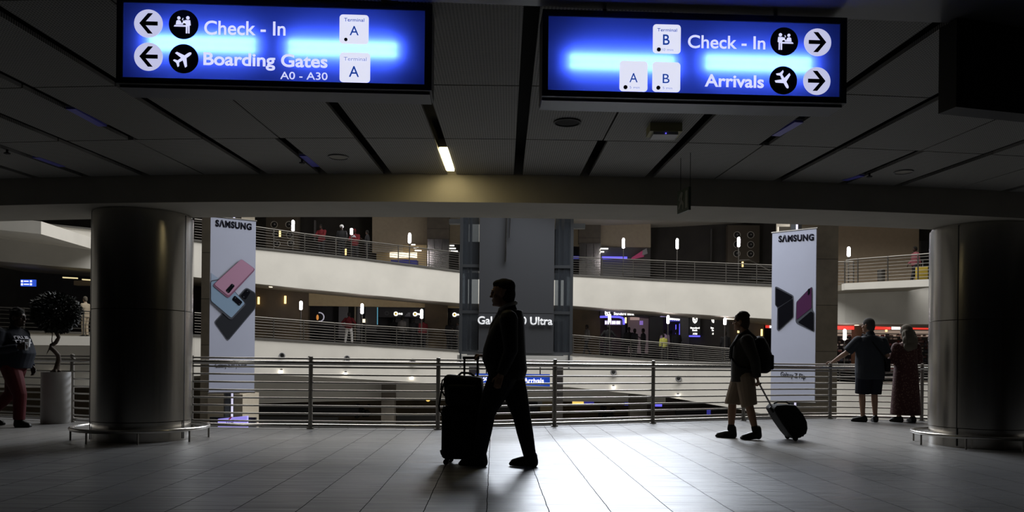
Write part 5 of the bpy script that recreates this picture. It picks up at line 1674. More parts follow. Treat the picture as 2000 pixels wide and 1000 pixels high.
def figure(name, loc, heading, label, J, skin, top=None, legs=None, dress=None, hair=None, shoes=None, voxel=0.006, detail=True, build=1.0, group=None):
    """one person. J holds the joints; clothing arguments are dicts"""
    root = thing('person', label, 'person', loc, heading, group)
    J = {k: (Vector(v) if isinstance(v, tuple) and len(v) == 3 else v) for k, v in J.items()}
    hr = head_rot(J.get('yaw', 0), J.get('pitch', 0)); hk = J.get('hk', 1.0)
    # ---- body
    bm = B()
    add_head(bm, J['head'], hr, hk, detail, J.get('hw', 1.0))
    limb(bm, [J['neck'] + Vector((0, 0, -0.04)), J['neck'], J['head'] + hr @ Vector((-0.02, 0, -0.07))], [0.072 * build, 0.060 * build, 0.054], 12)
    secs = J['torso']
    torso(bm, [(f, s, z, hw * 0.93, hd * 0.93) for f, s, z, hw, hd in secs])
    for S in 'LR':
        sh, el, wr = J['sh' + S], J['el' + S], J['wr' + S]
        limb(bm, [sh, sh.lerp(el, 0.5), el, el.lerp(wr, 0.35), wr], [0.054 * build, 0.048 * build, 0.041 * build, 0.041 * build, 0.027], 12)
        hd = J.get('hand' + S, ((0.2, 0, -1), (1, 0, 0) if False else (0, -1 if S == 'L' else 1, 0), (1, 0, 0), 25))
        if detail:
            add_hand(bm, wr, *hd[:3], curl=hd[3])
        else:
            d_ = Vector(hd[0]).normalized(); limb(bm, [wr, wr + d_ * 0.08, wr + d_ * 0.15], [0.032, 0.036, 0.02], 8)
        hp, kn, an = J['hip' + S], J['kn' + S], J['an' + S]
        limb(bm, [hp, hp.lerp(kn, 0.5), kn, kn.lerp(an, 0.3), kn.lerp(an, 0.65), an], [0.088 * build, 0.074 * build, 0.055, 0.056, 0.045, 0.036], 12)
        add_shoe(bm, an + Vector((0, 0, -an.z)) - J['foot' + S] * 0.06 + Vector((0, 0, 0.012)), J['foot' + S], J.get('lift' + S, 0), 0.22, 0.030, 0.06, 0.72)
    fuse(obj('body', bm, skin, root, world=False), voxel)
    # ---- eyes
    if detail:
        for s in (1, -1):
            bm = B(); ellipsoid(bm, J['head'] + hr @ (Vector((0.079, 0.031 * s, 0.006)) * hk), (0.012, 0.013, 0.010), 10, 8); obj('eye', bm, 'black', root, world=False, smooth=True)
    # ---- clothes
    if legs:
        bm = B(); pad = legs.get('pad', 0.014); lk = legs.get('k', 1.0)
        z_top = legs.get('waist', 1.0)
        low = [q for q in secs if q[2] <= z_top + 0.03]
        torso(bm, [(f, s, z, hw + pad * 0.6, hd + pad * 0.6) for f, s, z, hw, hd in low])
        for S in 'LR':
            hp, kn, an = J['hip' + S], J['kn' + S], J['an' + S]
            if legs['to'] == 'knee':
                e = kn + (an - kn) * legs.get('past', 0.08)
                limb(bm, [hp, hp.lerp(kn, 0.5), kn, e], [0.098 * build + pad, 0.09 * build + pad, 0.080 * build + pad, 0.080 * build + pad], 14, True)
            else:
                limb(bm, [hp, hp.lerp(kn, 0.5), kn, kn.lerp(an, 0.4), kn.lerp(an, 0.97)], [0.094 * build * lk + pad, 0.080 * build * lk + pad, 0.060 * lk + pad, 0.054 * lk + pad, 0.046 + pad], 14, True)
        fuse(obj(legs.get('name', 'trousers'), bm, legs['mat'], root, world=False), max(voxel, 0.008))
    if top:
        bm = B(); pad = top.get('pad', 0.02); zb = top['bottom']
        ss = [q for q in secs if q[2] >= zb - 0.001]
        torso(bm, [(f, s, z, hw + pad, hd + pad) for f, s, z, hw, hd in ss])
        nk = J['neck']
        limb(bm, [nk + Vector((-0.01, 0, -0.06)), nk + Vector((-0.006, 0, 0.0))], [0.075 * build + pad * 0.5, 0.058 * build + pad * 0.5], 14)
        for S in 'LR':
            sh, el, wr = J['sh' + S], J['el' + S], J['wr' + S]
            p = top.get('arm_pad', pad * 0.8)
            if top.get('sleeve', 'long') == 'long':
                e = el.lerp(wr, 0.95)
                limb(bm, [sh, sh.lerp(el, 0.5), el, el.lerp(wr, 0.5), e], [0.066 * build + p, 0.055 * build + p, 0.046 * build + p, 0.040 + p, 0.030 + p], 14, True)
            else:
                e = sh.lerp(el, 0.85)
                limb(bm, [sh, sh.lerp(el, 0.5), e], [0.058 * build + p, 0.056 * build + p, 0.056 * build + p], 14, True)
        o = obj(top.get('name', 'jacket'), bm, top['mat'], root, world=False)
        fuse(o, max(voxel, 0.008))
    if dress:
        bm = B(); pad = 0.014
        torso(bm, dress['secs'], 28, 2.1)
        limb(bm, [J['neck'] + Vector((0, 0, -0.06)), J['neck'] + Vector((0, 0, -0.01))], [0.085, 0.062], 12)
        for S in 'LR':
            sh, el = J['sh' + S], J['el' + S]
            limb(bm, [sh, sh.lerp(el, 0.5), sh.lerp(el, dress.get('sl', 0.98))], [0.064 + pad, 0.062 + pad, 0.062 + pad], 12)
        fuse(obj('dress', bm, dress['mat'], root, world=False), max(voxel, 0.009))
    if shoes:
        for S in 'LR':
            an = J['an' + S]; bm = B(); ln = shoes.get('ln', 0.285)
            add_shoe(bm, an + Vector((0, 0, -an.z)) - J['foot' + S].normalized() * 0.075, J['foot' + S], J.get('lift' + S, 0), ln, shoes.get('r', 0.05), shoes.get('high', 0.075), 1.12)
            o = fuse(obj('shoe', bm, shoes['mat'], root, world=False), max(voxel, 0.007), 3)
            for v in o.data.vertices:
                v.co.z = max(v.co.z, 0.0)
    if hair:
        bm = B(); hair_cap(bm, J['head'], hr, hk * hair.get('k', 1.0), hair.get('style', 'short'))
        fuse(obj('hair', bm, hair['mat'], root, world=False), max(voxel, 0.008), 3)
    return root


def V(*a):
    return Vector(a)


# ------------------------------------------------------------------ the businessman
d1 = 7.667
k1_ = F / d1
loc = onz(985, 911, 0); loc.z = 0; loc = Vector((P(985, 911, d1).x, d1, 0))


def L1(px, py):          # forward and height of a pixel in his side view
    return -(px - 985) / k1_, (911 - py) / k1_


hx = lambda px, py, s: V(L1(px, py)[0], s, L1(px, py)[1])
Jm = dict(head=V(0.032, 0, 1.668), hk=1.08, hw=1.1, pitch=2, neck=V(-0.025, 0, 1.525),
          torso=[(-0.02, 0, 0.84, 0.175, 0.145), (-0.015, 0, 0.93, 0.185, 0.175), (0.012, 0, 1.03, 0.185, 0.190), (0.010, 0, 1.13, 0.180, 0.182), (-0.006, 0, 1.25, 0.190, 0.160), (-0.030, 0, 1.36, 0.198, 0.130), (-0.045, 0, 1.43, 0.175, 0.108), (-0.055, 0, 1.50, 0.10, 0.082)],
          shR=V(-0.055, -0.215, 1.41), elR=V(0.005, -0.265, 1.115), wrR=V(0.235, -0.205, 1.062), handR=((1, 0.02, 0.05), (0, 0.25, -1), (0.2, 1, 0.0), 62),
          shL=V(-0.055, 0.215, 1.41), elL=V(-0.085, 0.255, 1.11), wrL=V(0.01, 0.25, 0.88), handL=((0.3, 0, -1), (0, -1, 0), (1, 0, 0), 30),
          hipR=V(-0.03, -0.09, 0.90), knR=V(-0.155, -0.06, 0.485), anR=V(-0.245, -0.03, 0.095), footR=V(0.99, -0.06, 0),
          hipL=V(0.0, 0.09, 0.90), knL=V(0.165, 0.075, 0.52), anL=V(0.232, 0.055, 0.10), footL=V(1, 0.05, 0))
man = figure('businessman', loc, math.pi - 0.13, 'businessman in a dark suit striding with one hand on a suitcase handle', Jm, 'skin_tan',
             top=dict(mat='suit_black', bottom=0.83, pad=0.022, name='suit_jacket'), legs=dict(mat='trouser_black', to='ankle', pad=0.016, waist=0.95, k=1.2), shoes=dict(mat='shoe_black', ln=0.295, high=0.085),
             hair=dict(mat='hair_black', style='neat'), build=1.08, voxel=0.0055)
bm = B()
pts = [V(-0.018 + 0.078 * math.cos(R(a)), 0.076 * math.sin(R(a)), 1.540 - 0.036 * math.cos(R(a))) for a in range(0, 360, 18)]
tube(bm, pts, 0.018, 8, closed=True)
obj('shirt_collar', bm, 'shirt_grey', man, world=False, smooth=True)
bm = B()
for s in (0.035, -0.035):
    limb(bm, [V(0.055, s * 1.1, 1.50), V(0.13, s * 0.6, 1.36), V(0.175, s * 0.15, 1.24)], [0.012, 0.02, 0.006], 8)
obj('shirt_front', bm, 'shirt_grey', man, world=False, smooth=True)

# his suitcase: face turned a little from the profile
sy = d1 + 0.15                                  # on his far side
ks = F / sy
sx = lambda px: (px - CX) / ks
gz = lambda py: CH - (py - CY + (CX - 915) * math.tan(ROLL) * 1) / ks


def rounded_box(bm, x0, x1, y0, y1, z0, z1, r, seg=3):
    box(bm, x0, x1, y0, y1, z0, z1)
    bmesh.ops.bevel(bm, geom=bm.edges[:], offset=r, segments=seg, profile=0.5, affect='EDGES')
    return bm


cx0, cx1 = sx(865.5), sx(949)
base = thing('suitcase', 'big black upright trolley suitcase held by the businessman', 'suitcase', ((cx0 + cx1) / 2, sy, 0), R(-9))
w2 = (cx1 - cx0) / 2 * 0.955
zc0, zc1 = 0.055, gz(792)
bm = B(); rounded_box(bm, -w2, w2, -0.14, 0.14, zc0, zc1, 0.045); obj('shell', bm, 'case_black', base, world=False, smooth=True)
bm = B(); rounded_box(bm, -w2 * 0.84, w2 * 0.84, -0.165, -0.13, zc0 + 0.06, zc0 + 0.36, 0.014); obj('front_pocket', bm, 'case_black', base, world=False, smooth=True)
bm = B(); rounded_box(bm, -w2 * 0.84, w2 * 0.84, -0.158, -0.13, zc0 + 0.39, zc1 - 0.05, 0.012); obj('front_pocket', bm, 'case_black', base, world=False, smooth=True)
for z in (zc0 + 0.07, zc1 - 0.07):
    bm = B(); tube(bm, [V(-w2 - 0.004, -0.06, z - 0.03), V(-w2 - 0.022, -0.03, z), V(-w2 - 0.022, 0.03, z), V(-w2 - 0.004, 0.06, z - 0.03)], 0.010, 8); obj('side_handle', bm, 'rubber', base, world=False)
bm = B(); tube(bm, [V(0.99 * w2 * math.cos(R(a)) if False else x_, y_, (zc0 + zc1) / 2 + z_) for x_, y_, z_ in ((-w2 - 0.002, 0.0, -0.26), (-w2 - 0.002, 0.0, 0.26))], 0.006, 6); obj('zip', bm, 'rubber', base, world=False)
for x_ in (-w2 + 0.06, w2 - 0.06):
    for y_ in (-0.095, 0.095):
        bm = B(); box(bm, x_ - 0.022, x_ + 0.022, y_ - 0.018, y_ + 0.018, 0.04, 0.066); o = obj('wheel_mount', bm, 'rubber', base, world=False)
        bm = B(); lathe(bm, (x_ - 0.012, y_ - 0.014, 0.027), [(0.027, 0), (0.027, 0.028)], 16, axis=(0, 1, 0)); obj('wheel', bm, 'rubber', o, world=False)
hz = gz(699)
hxa, hxb = sx(904.5) - base.location.x, sx(931) - base.location.x
for x_ in (hxa, hxb):
    bm = B(); tube(bm, [V(x_, 0.06, zc1 - 0.1), V(x_, 0.06, hz)], 0.011, 8); obj('handle_rod', bm, 'black', base, world=False)
bm = B(); tube(bm, [V(hxa - 0.015, 0.06, hz), V(hxb + 0.015, 0.06, hz)], 0.015, 10); obj('handle_grip', bm, 'rubber', base, world=False)
# bag on top, strapped to the rods
zb0, zb1 = zc1 + 0.002, gz(733)
bx0, bx1 = sx(872) - base.location.x, sx(947) - base.location.x
bc = V(base.location.x, base.location.y, 0)
bagr = thing('cabin_bag', 'soft black bag with dangling straps standing on the big suitcase', 'bag', (bc.x, bc.y, zb0), R(-9))
bm = B(); rounded_box(bm, bx0, bx1, -0.15, 0.045, 0.0, zb1 - zb0, 0.05, 4)
for v in bm.verts:
    v.co.x += 0.012 * math.sin(v.co.z * 22); v.co.z += 0.012 * math.sin(v.co.x * 30) * (v.co.z > 0.1)
obj('bag_body', bm, 'case_black', bagr, world=False, smooth=True)
bm = B(); rounded_box(bm, bx0 + 0.05, bx1 - 0.05, -0.19, -0.14, 0.04, (zb1 - zb0) * 0.7, 0.02); obj('bag_pocket', bm, 'case_black', bagr, world=False, smooth=True)
h_ = zb1 - zb0
bm = B(); tube(bm, [V(bx0 + 0.03, -0.05, h_ - 0.03), V(bx0 - 0.008, -0.07, h_ - 0.07), V(bx0 - 0.035, -0.08, h_ - 0.17), V(bx0 - 0.055, -0.08, h_ - 0.30), V(bx0 - 0.05, -0.08, h_ - 0.36)], 0.009, 7); obj('strap', bm, 'rubber', bagr, world=False)
bm = B(); tube(bm, [V(bx0 + 0.02, -0.09, h_ - 0.02), V(bx0 - 0.02, -0.10, h_ - 0.05), V(bx0 - 0.03, -0.11, h_ - 0.14), V(bx0 + 0.01, -0.12, h_ - 0.2)], 0.008, 7); obj('strap', bm, 'rubber', bagr, world=False)
bm = B(); tube(bm, [V(bx0 + 0.12, -0.05, h_ - 0.01), V(bx0 + 0.16, -0.05, h_ + 0.025), V(bx1 - 0.13, -0.05, h_ + 0.022), V(bx1 - 0.09, -0.05, h_ - 0.01)], 0.011, 8); obj('carry_handle', bm, 'rubber', bagr, world=False)

# ------------------------------------------------------------------ the backpacker with the small trolley case
d2 = 10.77; k2_ = F / d2
loc = Vector((P(1450, 857, d2).x, d2, 0))
Jb = dict(head=V(0.03, 0.0, 1.585), hk=1.0, yaw=-18, neck=V(-0.02, 0, 1.43),
          torso=[(0.0, 0, 0.77, 0.165, 0.125), (0.0, 0, 0.86, 0.168, 0.130), (0.005, 0, 1.0, 0.160, 0.125), (0.0, 0, 1.12, 0.168, 0.130), (-0.01, 0, 1.25, 0.185, 0.128), (-0.02, 0, 1.34, 0.185, 0.105), (-0.025, 0, 1.40, 0.12, 0.085)],
          shL=V(-0.03, 0.205, 1.325), elL=V(-0.13, 0.25, 1.06), wrL=V(-0.165, 0.20, 0.83), handL=((-0.35, -0.25, -1), (0.9, -0.2, -0.3), (0.2, 1, 0), 62),
          shR=V(-0.02, -0.205, 1.325), elR=V(-0.06, -0.24, 1.05), wrR=V(0.0, -0.19, 0.85), handR=((0.2, 0, -1), (0, 1, 0), (1, 0, 0.3), 30),
          hipL=V(-0.02, 0.09, 0.84), knL=V(-0.075, 0.10, 0.46), anL=V(-0.165, 0.10, 0.105), footL=V(0.96, 0.25, 0), liftL=0.015,
          hipR=V(0.02, -0.09, 0.84), knR=V(0.13, -0.09, 0.47), anR=V(0.145, -0.09, 0.10), footR=V(0.98, -0.12, 0))
hb = R(168)
bp = figure('backpacker', loc, hb, 'man in dark jacket and khaki shorts walking and looking across the railing', Jb, 'skin_tan',
            top=dict(mat='jacket_olive', bottom=0.77, pad=0.03, name='jacket'), legs=dict(mat='shorts_khaki', to='knee', pad=0.028, past=0.02, waist=0.9, name='shorts'),
            shoes=dict(mat='shoe_black', ln=0.30, high=0.115, r=0.058), hair=dict(mat='hair_brown', style='full'), voxel=0.006)
for S in 'LR':
    an = Jb['an' + S]; kn = Jb['kn' + S]
    bm = B(); limb(bm, [V(*an) + V(0, 0, 0.02), V(*an) + (V(*kn) - V(*an)) * 0.2], [0.05, 0.046], 12); obj('sock', bm, 'sock_black', bp, world=False, smooth=True)
# backpack on his back
bk = thing('backpack', 'rounded black backpack worn by the man in khaki shorts', 'backpack', loc, hb)
bm = B(); torso(bm, [(-0.235, 0, 0.89, 0.13, 0.075), (-0.25, 0, 0.92, 0.155, 0.105), (-0.26, 0, 1.02, 0.16, 0.125), (-0.255, 0, 1.15, 0.16, 0.115), (-0.235, 0, 1.27, 0.15, 0.09), (-0.215, 0, 1.36, 0.12, 0.06), (-0.21, 0, 1.39, 0.06, 0.03)])
fuse(obj('pack_body', bm, 'case_black', bk, world=False), 0.01)
bm = B(); rounded_box(bm, -0.388, -0.34, -0.11, 0.11, 0.94, 1.14, 0.02); obj('pack_pocket', bm, 'case_black', bk, world=False, smooth=True)
for s in (1, -1):
    bm = B(); tube(bm, [V(-0.16, 0.09 * s, 1.36), V(-0.05, 0.125 * s, 1.455), V(0.06, 0.13 * s, 1.40), V(0.155, 0.13 * s, 1.24), V(0.165, 0.14 * s, 1.10), V(0.08, 0.20 * s, 0.97), V(-0.12, 0.18 * s, 0.93)], 0.016, 8); obj('shoulder_strap', bm, 'case_black', bk, world=False)
# small trolley case pulled at a slant
kk = F / (d2 - 0.06); cyw = d2 - 0.06
wx = lambda px: (px - CX) / kk
wz = lambda py: (857.3 - py) / kk
tc_ = thing('trolley_case', 'small black trolley case pulled at a slant by the man in khaki shorts', 'suitcase', (wx(1549), cyw, 0))
ox = wx(1549)
pp = lambda px, py: (wx(px) - ox, wz(py))
prof = [pp(1503.5, 796), pp(1510, 789), pp(1527, 787.5), pp(1546, 788.5), pp(1553, 797), pp(1561, 806), pp(1568, 820), pp(1569.5, 833), pp(1567, 843), pp(1556, 851), pp(1543, 853), pp(1533, 842), pp(1520, 824), pp(1510, 808)]
bm = B(); prism(bm, [V(x, 0.19, z) for x, z in prof], V(0, 0, 0), V(0, -0.38, 0))
bmesh.ops.bevel(bm, geom=[e for e in bm.edges if abs(e.verts[0].co.y - e.verts[1].co.y) < 0.001 and len(e.link_faces) == 2 and abs(e.link_faces[0].normal.dot(e.link_faces[1].normal)) < 0.7] if False else [], offset=0.01)
o = obj('shell', bm, 'case_black', tc_, world=False)
md = o.modifiers.new('b', 'BEVEL'); md.width = 0.025; md.segments = 3; md.limit_method = 'ANGLE'; md.angle_limit = R(60)
for y_ in (-0.15, 0.15):
    bm = B(); x_, z_ = pp(1547, 853); lathe(bm, (x_, y_ - 0.015, 0.033), [(0.033, 0), (0.033, 0.03)], 16, axis=(0, 1, 0)); obj('wheel', bm, 'rubber', tc_, world=False)
    a_, b_ = pp(1483, 748), pp(1509, 795)
    bm = B(); tube(bm, [V(a_[0], y_ * 0.1, a_[1]), V(b_[0], y_ * 0.1, b_[1])], 0.008, 8); obj('handle_rod', bm, 'grey_metal', tc_, world=False)
bm = B(); tube(bm, [V(a_[0], -0.06, a_[1]), V(a_[0], 0.06, a_[1])], 0.014, 8); obj('handle_grip', bm, 'rubber', tc_, world=False)
x_, z_ = pp(1565, 846); bm = B(); rounded_box(bm, x_ - 0.03, x_ + 0.03, -0.05, 0.05, z_ - 0.03, z_ + 0.03, 0.012); obj('foot', bm, 'rubber', tc_, world=False)
bm = B(); q = [pp(1512, 787), pp(1520, 783.5), pp(1536, 783.5), pp(1543, 787)]; tube(bm, [V(x, 0, z) for x, z in q], 0.011, 8); obj('carry_handle', bm, 'rubber', tc_, world=False)
q = [pp(1500, 793), pp(1507, 803)]; bm = B(); tube(bm, [V(q[0][0], -0.1, q[0][1]), V(q[1][0], -0.1, q[1][1])], 0.018, 8); obj('handle_base', bm, 'rubber', tc_, world=False)

# ------------------------------------------------------------------ the couple at the railing
d3 = 14.31
loc = Vector((P(1697, 824, d3).x, d3, 0))
s3 = F / d3
Jc = dict(head=V(0.02, 0.02, 1.735), hk=1.06, yaw=34, neck=V(-0.01, 0.0, 1.575),
          torso=[(0.0, -0.01, 0.77, 0.215, 0.155), (0.0, -0.01, 0.88, 0.225, 0.165), (0.02, -0.01, 1.02, 0.215, 0.17), (0.015, -0.01, 1.18, 0.212, 0.16), (0.0, -0.01, 1.32, 0.222, 0.145), (-0.01, 0, 1.44, 0.215, 0.12), (-0.012, 0, 1.51, 0.165, 0.095), (-0.012, 0, 1.55, 0.09, 0.07)],
          shL=V(-0.01, 0.215, 1.455), elL=V(0.13, 0.365, 1.235), wrL=V(0.43, 0.475, 1.075), handL=((0.75, 0.5, -0.05), (0.1, 0, -1), (0.3, -1, 0), 22),
          shR=V(-0.01, -0.225, 1.45), elR=V(-0.02, -0.315, 1.19), wrR=V(0.2, -0.24, 1.12), handR=((0.7, 0.7, 0.1), (0, 0.3, -1), (0.2, 0.2, 1), 35),
          hipL=V(0, 0.10, 0.90), knL=V(0.02, 0.12, 0.50), anL=V(-0.03, 0.125, 0.095), footL=V(0.45, 0.9, 0),
          hipR=V(0, -0.11, 0.90), knR=V(0.02, -0.105, 0.50), anR=V(-0.03, -0.10, 0.095), footR=V(0.97, -0.2, 0))
mc = figure('leaning man', loc, R(92), 'grey-haired man in slate shirt and dark shorts resting a hand on the railing', Jc, 'skin_fair',
            top=dict(mat='shirt_slate', bottom=0.77, pad=0.03, sleeve='short', arm_pad=0.028, name='shirt'), legs=dict(mat='shorts_navy', to='knee', pad=0.03, past=-0.04, waist=0.9, name='shorts'),
            shoes=dict(mat='shoe_black', ln=0.29, high=0.06), hair=dict(mat='hair_grey'), build=1.12, voxel=0.007)
sb = thing('shoulder_bag', 'small dark bag on a long strap across the back of the man in slate shirt', 'bag', loc, R(92))
bm = B(); rounded_box(bm, -0.10, 0.06, -0.345, -0.255, 0.90, 1.14, 0.025); obj('pouch', bm, 'case_black', sb, world=False, smooth=True)
bm = B(); tube(bm, [V(0.10, 0.10, 1.53), V(0.03, 0.115, 1.575), V(-0.06, 0.10, 1.555), V(-0.155, 0.02, 1.42), V(-0.188, -0.09, 1.27), V(-0.17, -0.2, 1.15), V(-0.08, -0.27, 1.06)], 0.014, 8); obj('strap', bm, 'case_black', sb, world=False)

loc = Vector((P(1771, 825, d3).x, d3 + 0.05, 0))
Jw = dict(head=V(0.02, 0.0, 1.615), hk=1.02, yaw=28, neck=V(-0.005, 0, 1.46),
          torso=[(0, 0, 0.80, 0.17, 0.13), (0, 0, 0.95, 0.18, 0.14), (0, 0, 1.1, 0.155, 0.12), (0, 0, 1.25, 0.165, 0.125), (-0.005, 0, 1.35, 0.165, 0.11), (-0.01, 0, 1.42, 0.12, 0.085), (-0.01, 0, 1.45, 0.07, 0.06)],
          shL=V(-0.01, 0.18, 1.36), elL=V(0.02, 0.245, 1.10), wrL=V(0.23, 0.13, 1.08), handL=((0.8, -0.6, 0.05), (0, -0.3, -1), (0.3, 0.2, 1), 35),
          shR=V(-0.01, -0.18, 1.36), elR=V(0.02, -0.24, 1.10), wrR=V(0.22, -0.13, 1.10), handR=((0.8, 0.6, 0.05), (0, 0.3, -1), (0.3, -0.2, 1), 35),
          hipL=V(0, 0.09, 0.85), knL=V(0.01, 0.10, 0.47), anL=V(-0.02, 0.125, 0.085), footL=V(0.5, 0.87, 0),
          hipR=V(0, -0.09, 0.85), knR=V(0.01, -0.10, 0.47), anR=V(-0.02, -0.12, 0.085), footR=V(0.98, 0.15, 0))
figure('woman in dress', loc, R(88), 'grey-blonde long-haired woman in a long dark red patterned dress at the railing', Jw, 'skin_fair',
       dress=dict(mat='dress_print', sl=0.95, secs=[(0, 0, 0.13, 0.262, 0.20), (0, 0, 0.3, 0.252, 0.19), (0, 0, 0.6, 0.232, 0.175), (0, 0, 0.88, 0.212, 0.17), (0, 0, 1.08, 0.19, 0.15), (0, 0, 1.25, 0.19, 0.145), (-0.005, 0, 1.37, 0.18, 0.125), (-0.01, 0, 1.43, 0.12, 0.09)]),
       shoes=dict(mat='shoe_black', ln=0.25, high=0.045), hair=dict(mat='hair_blonde', style='long', k=1.12), build=0.95, voxel=0.007)

# ------------------------------------------------------------------ the walker at the edge of the view
d4 = F / 135.0
loc = Vector((P(24, 833, d4).x, d4, 0))
Jl = dict(head=V(0.075, 0.0, 1.575), hk=1.06, neck=V(0.03, 0, 1.43),
          torso=[(0.01, 0, 0.84, 0.20, 0.19), (0.02, 0, 0.95, 0.215, 0.21), (0.045, 0, 1.06, 0.215, 0.225), (0.03, 0, 1.16, 0.205, 0.21), (0.0, 0, 1.27, 0.21, 0.18), (-0.02, 0, 1.35, 0.205, 0.14), (-0.02, 0, 1.41, 0.12, 0.095)],
          shL=V(-0.03, 0.225, 1.34), elL=V(-0.06, 0.30, 1.06), wrL=V(0.08, 0.28, 0.86), handL=((0.3, 0, -1), (0, -1, 0), (1, 0, 0), 30),
          shR=V(-0.03, -0.235, 1.34), elR=V(0.02, -0.31, 1.09), wrR=V(0.255, -0.20, 1.145), handR=((1, 0.1, 0.05), (0, 1, 0.2), (0, 0, 1), 55),
          hipL=V(-0.02, 0.10, 0.87), knL=V(-0.12, 0.11, 0.47), anL=V(-0.43, 0.11, 0.20), footL=V(0.9, 0.1, 0), liftL=0.07,
          hipR=V(0.04, -0.10, 0.87), knR=V(0.20, -0.10, 0.46), anR=V(0.19, -0.10, 0.095), footR=V(1, -0.05, 0))
lm = figure('walker', loc, R(-8), 'heavyset man in dark printed sweater and red trousers walking past the potted tree', Jl, 'skin_dark',
            top=dict(mat='sweater_navy', bottom=0.84, pad=0.025, name='sweater'), legs=dict(mat='trouser_red', to='ankle', pad=0.03, waist=0.97),
            shoes=dict(mat='shoe_black', ln=0.29, high=0.07), hair=dict(mat='hair_black', style='full'), build=1.12, voxel=0.006)
# print on the chest, following its curve
for row, (txt, zz) in enumerate((('TRUE', 1.262), ('TMC', 1.205))):
    bm = text_mesh(txt, 1.0, 0.03)
    bmesh.ops.subdivide_edges(bm, edges=bm.edges[:], cuts=1)
    xs = [v.co.x for v in bm.verts]; xm = (max(xs) + min(xs)) / 2; sc_ = 0.20 / (max(xs) - min(xs))
    for v in bm.verts:
        a = ((v.co.x - xm) * sc_) / 0.20 * 1.1 - 0.35
        zz_ = zz + v.co.y * 0.062
        rad = lerp([1.16, 1.27, 1.35], [0.245, 0.21, 0.168], zz_)
        ctr = lerp([1.16, 1.27, 1.35], [0.03, 0.0, -0.02], zz_)
        v.co = V(ctr + (rad + 0.012) * math.cos(a), (rad + 0.035) * math.sin(a), zz_)
    r = bmesh.ops.extrude_face_region(bm, geom=bm.faces[:])
    for v in [g for g in r['geom'] if isinstance(g, bmesh.types.BMVert)]:
        v.co -= V(v.co.x, v.co.y, 0).normalized() * 0.01
    obj('chest_lettering', bm, 'print_white', lm, world=False)
lo = V(0, 0, 0)
M4 = Matrix.Translation(loc) @ Matrix.Rotation(R(-8), 4, 'Z')
ph = M4 @ V(0.345, -0.165, 1.155)
phr = thing('mobile_phone', 'dark mobile phone held up by the man in red trousers', 'phone', ph, R(-8))
bm = B(); rounded_box(bm, -0.008, 0.008, -0.037, 0.037, -0.06, 0.06, 0.006, 2); obj('case', bm, 'black', phr, world=False)
bm = B(); box(bm, -0.0095, -0.008, -0.032, 0.032, -0.055, 0.055); obj('screen', bm, 'shop_grey', phr, world=False)
cu = M4 @ V(0.285, -0.07, 1.20)
bm = B(); lathe(bm, cu, [(0.03, -0.05), (0.04, 0.06), (0.042, 0.06), (0.042, 0.066), (0.03, 0.068)], 18); tag(obj('paper_cup', bm, 'white_cloth', loc=cu + V(0, 0, -0.05), smooth=False), 'white paper cup against the chest of the man in red trousers', 'cup')

# ------------------------------------------------------------------ the potted tree
pc_ = onz(108.5, 828, 0); pc_ = Vector((pc_.x * (pc_.y + 0.15) / pc_.y, pc_.y + 0.15, 0)); kp = F / pc_.y
root = thing('potted_tree', 'ball-crowned tree with a twisted trunk in a tall white round pot', 'tree', pc_)
hp = 100 / kp * 1.0
bm = B(); lathe(bm, pc_, [(0.198, 0.0), (0.204, 0.01), (0.204, hp - 0.01), (0.20, hp), (0.185, hp), (0.182, hp - 0.05)], 48); o = obj('pot', bm, 'pot_white', root, smooth=True)
md = o.modifiers.new('e', 'EDGE_SPLIT'); md.split_angle = R(40)
bm = B(); lathe(bm, pc_, [(0.18, hp - 0.05), (0.18, hp - 0.03), (0.02, hp - 0.02)], 24); obj('soil', bm, 'soil', root)
tz = lambda py: (828 - py) / kp * 1.0
tx = lambda px: (px - 108.5) / kp
bm = B()
limb(bm, [pc_ + V(tx(x), y, tz(z)) for x, y, z in ((108, 0, 727), (109, 0.02, 716), (111, 0.03, 704), (112, 0, 695), (108, -0.03, 688), (100, -0.03, 681), (99, 0, 676), (105, 0.03, 671), (109, 0.02, 665), (113, 0, 660), (107, -0.02, 648), (107, 0, 630))],
     [0.045, 0.038, 0.036, 0.034, 0.034, 0.033, 0.032, 0.030, 0.03, 0.028, 0.026, 0.02], 10)
limb(bm, [pc_ + V(tx(x), 0.05, tz(z)) for x, z in ((97, 680), (96, 665), (97, 650))], [0.012, 0.009, 0.008], 6)
limb(bm, [pc_ + V(tx(x), -0.05, tz(z)) for x, z in ((99, 682), (95, 690), (93, 695))], [0.012, 0.009, 0.004], 6)
for a in range(6):
    u = V(math.cos(a * 1.05), math.sin(a * 1.05), 0)
    limb(bm, [pc_ + V(tx(108), 0, tz(722)), pc_ + V(tx(108), 0, tz(728)) + u * 0.075], [0.022, 0.016], 6)
for a in range(9):
    u = V(math.cos(a * 0.7 + .3), math.sin(a * 0.7 + .3), rnd.uniform(0.3, 1.3)) * 0.2
    limb(bm, [pc_ + V(tx(107), 0, tz(640)), pc_ + V(tx(107), 0, tz(638)) + u], [0.012, 0.005], 5)
fuse(obj('trunk', bm, 'bark', root), 0.008, 1)
bm = B(); cc = pc_ + V(tx(107), 0, tz(611))
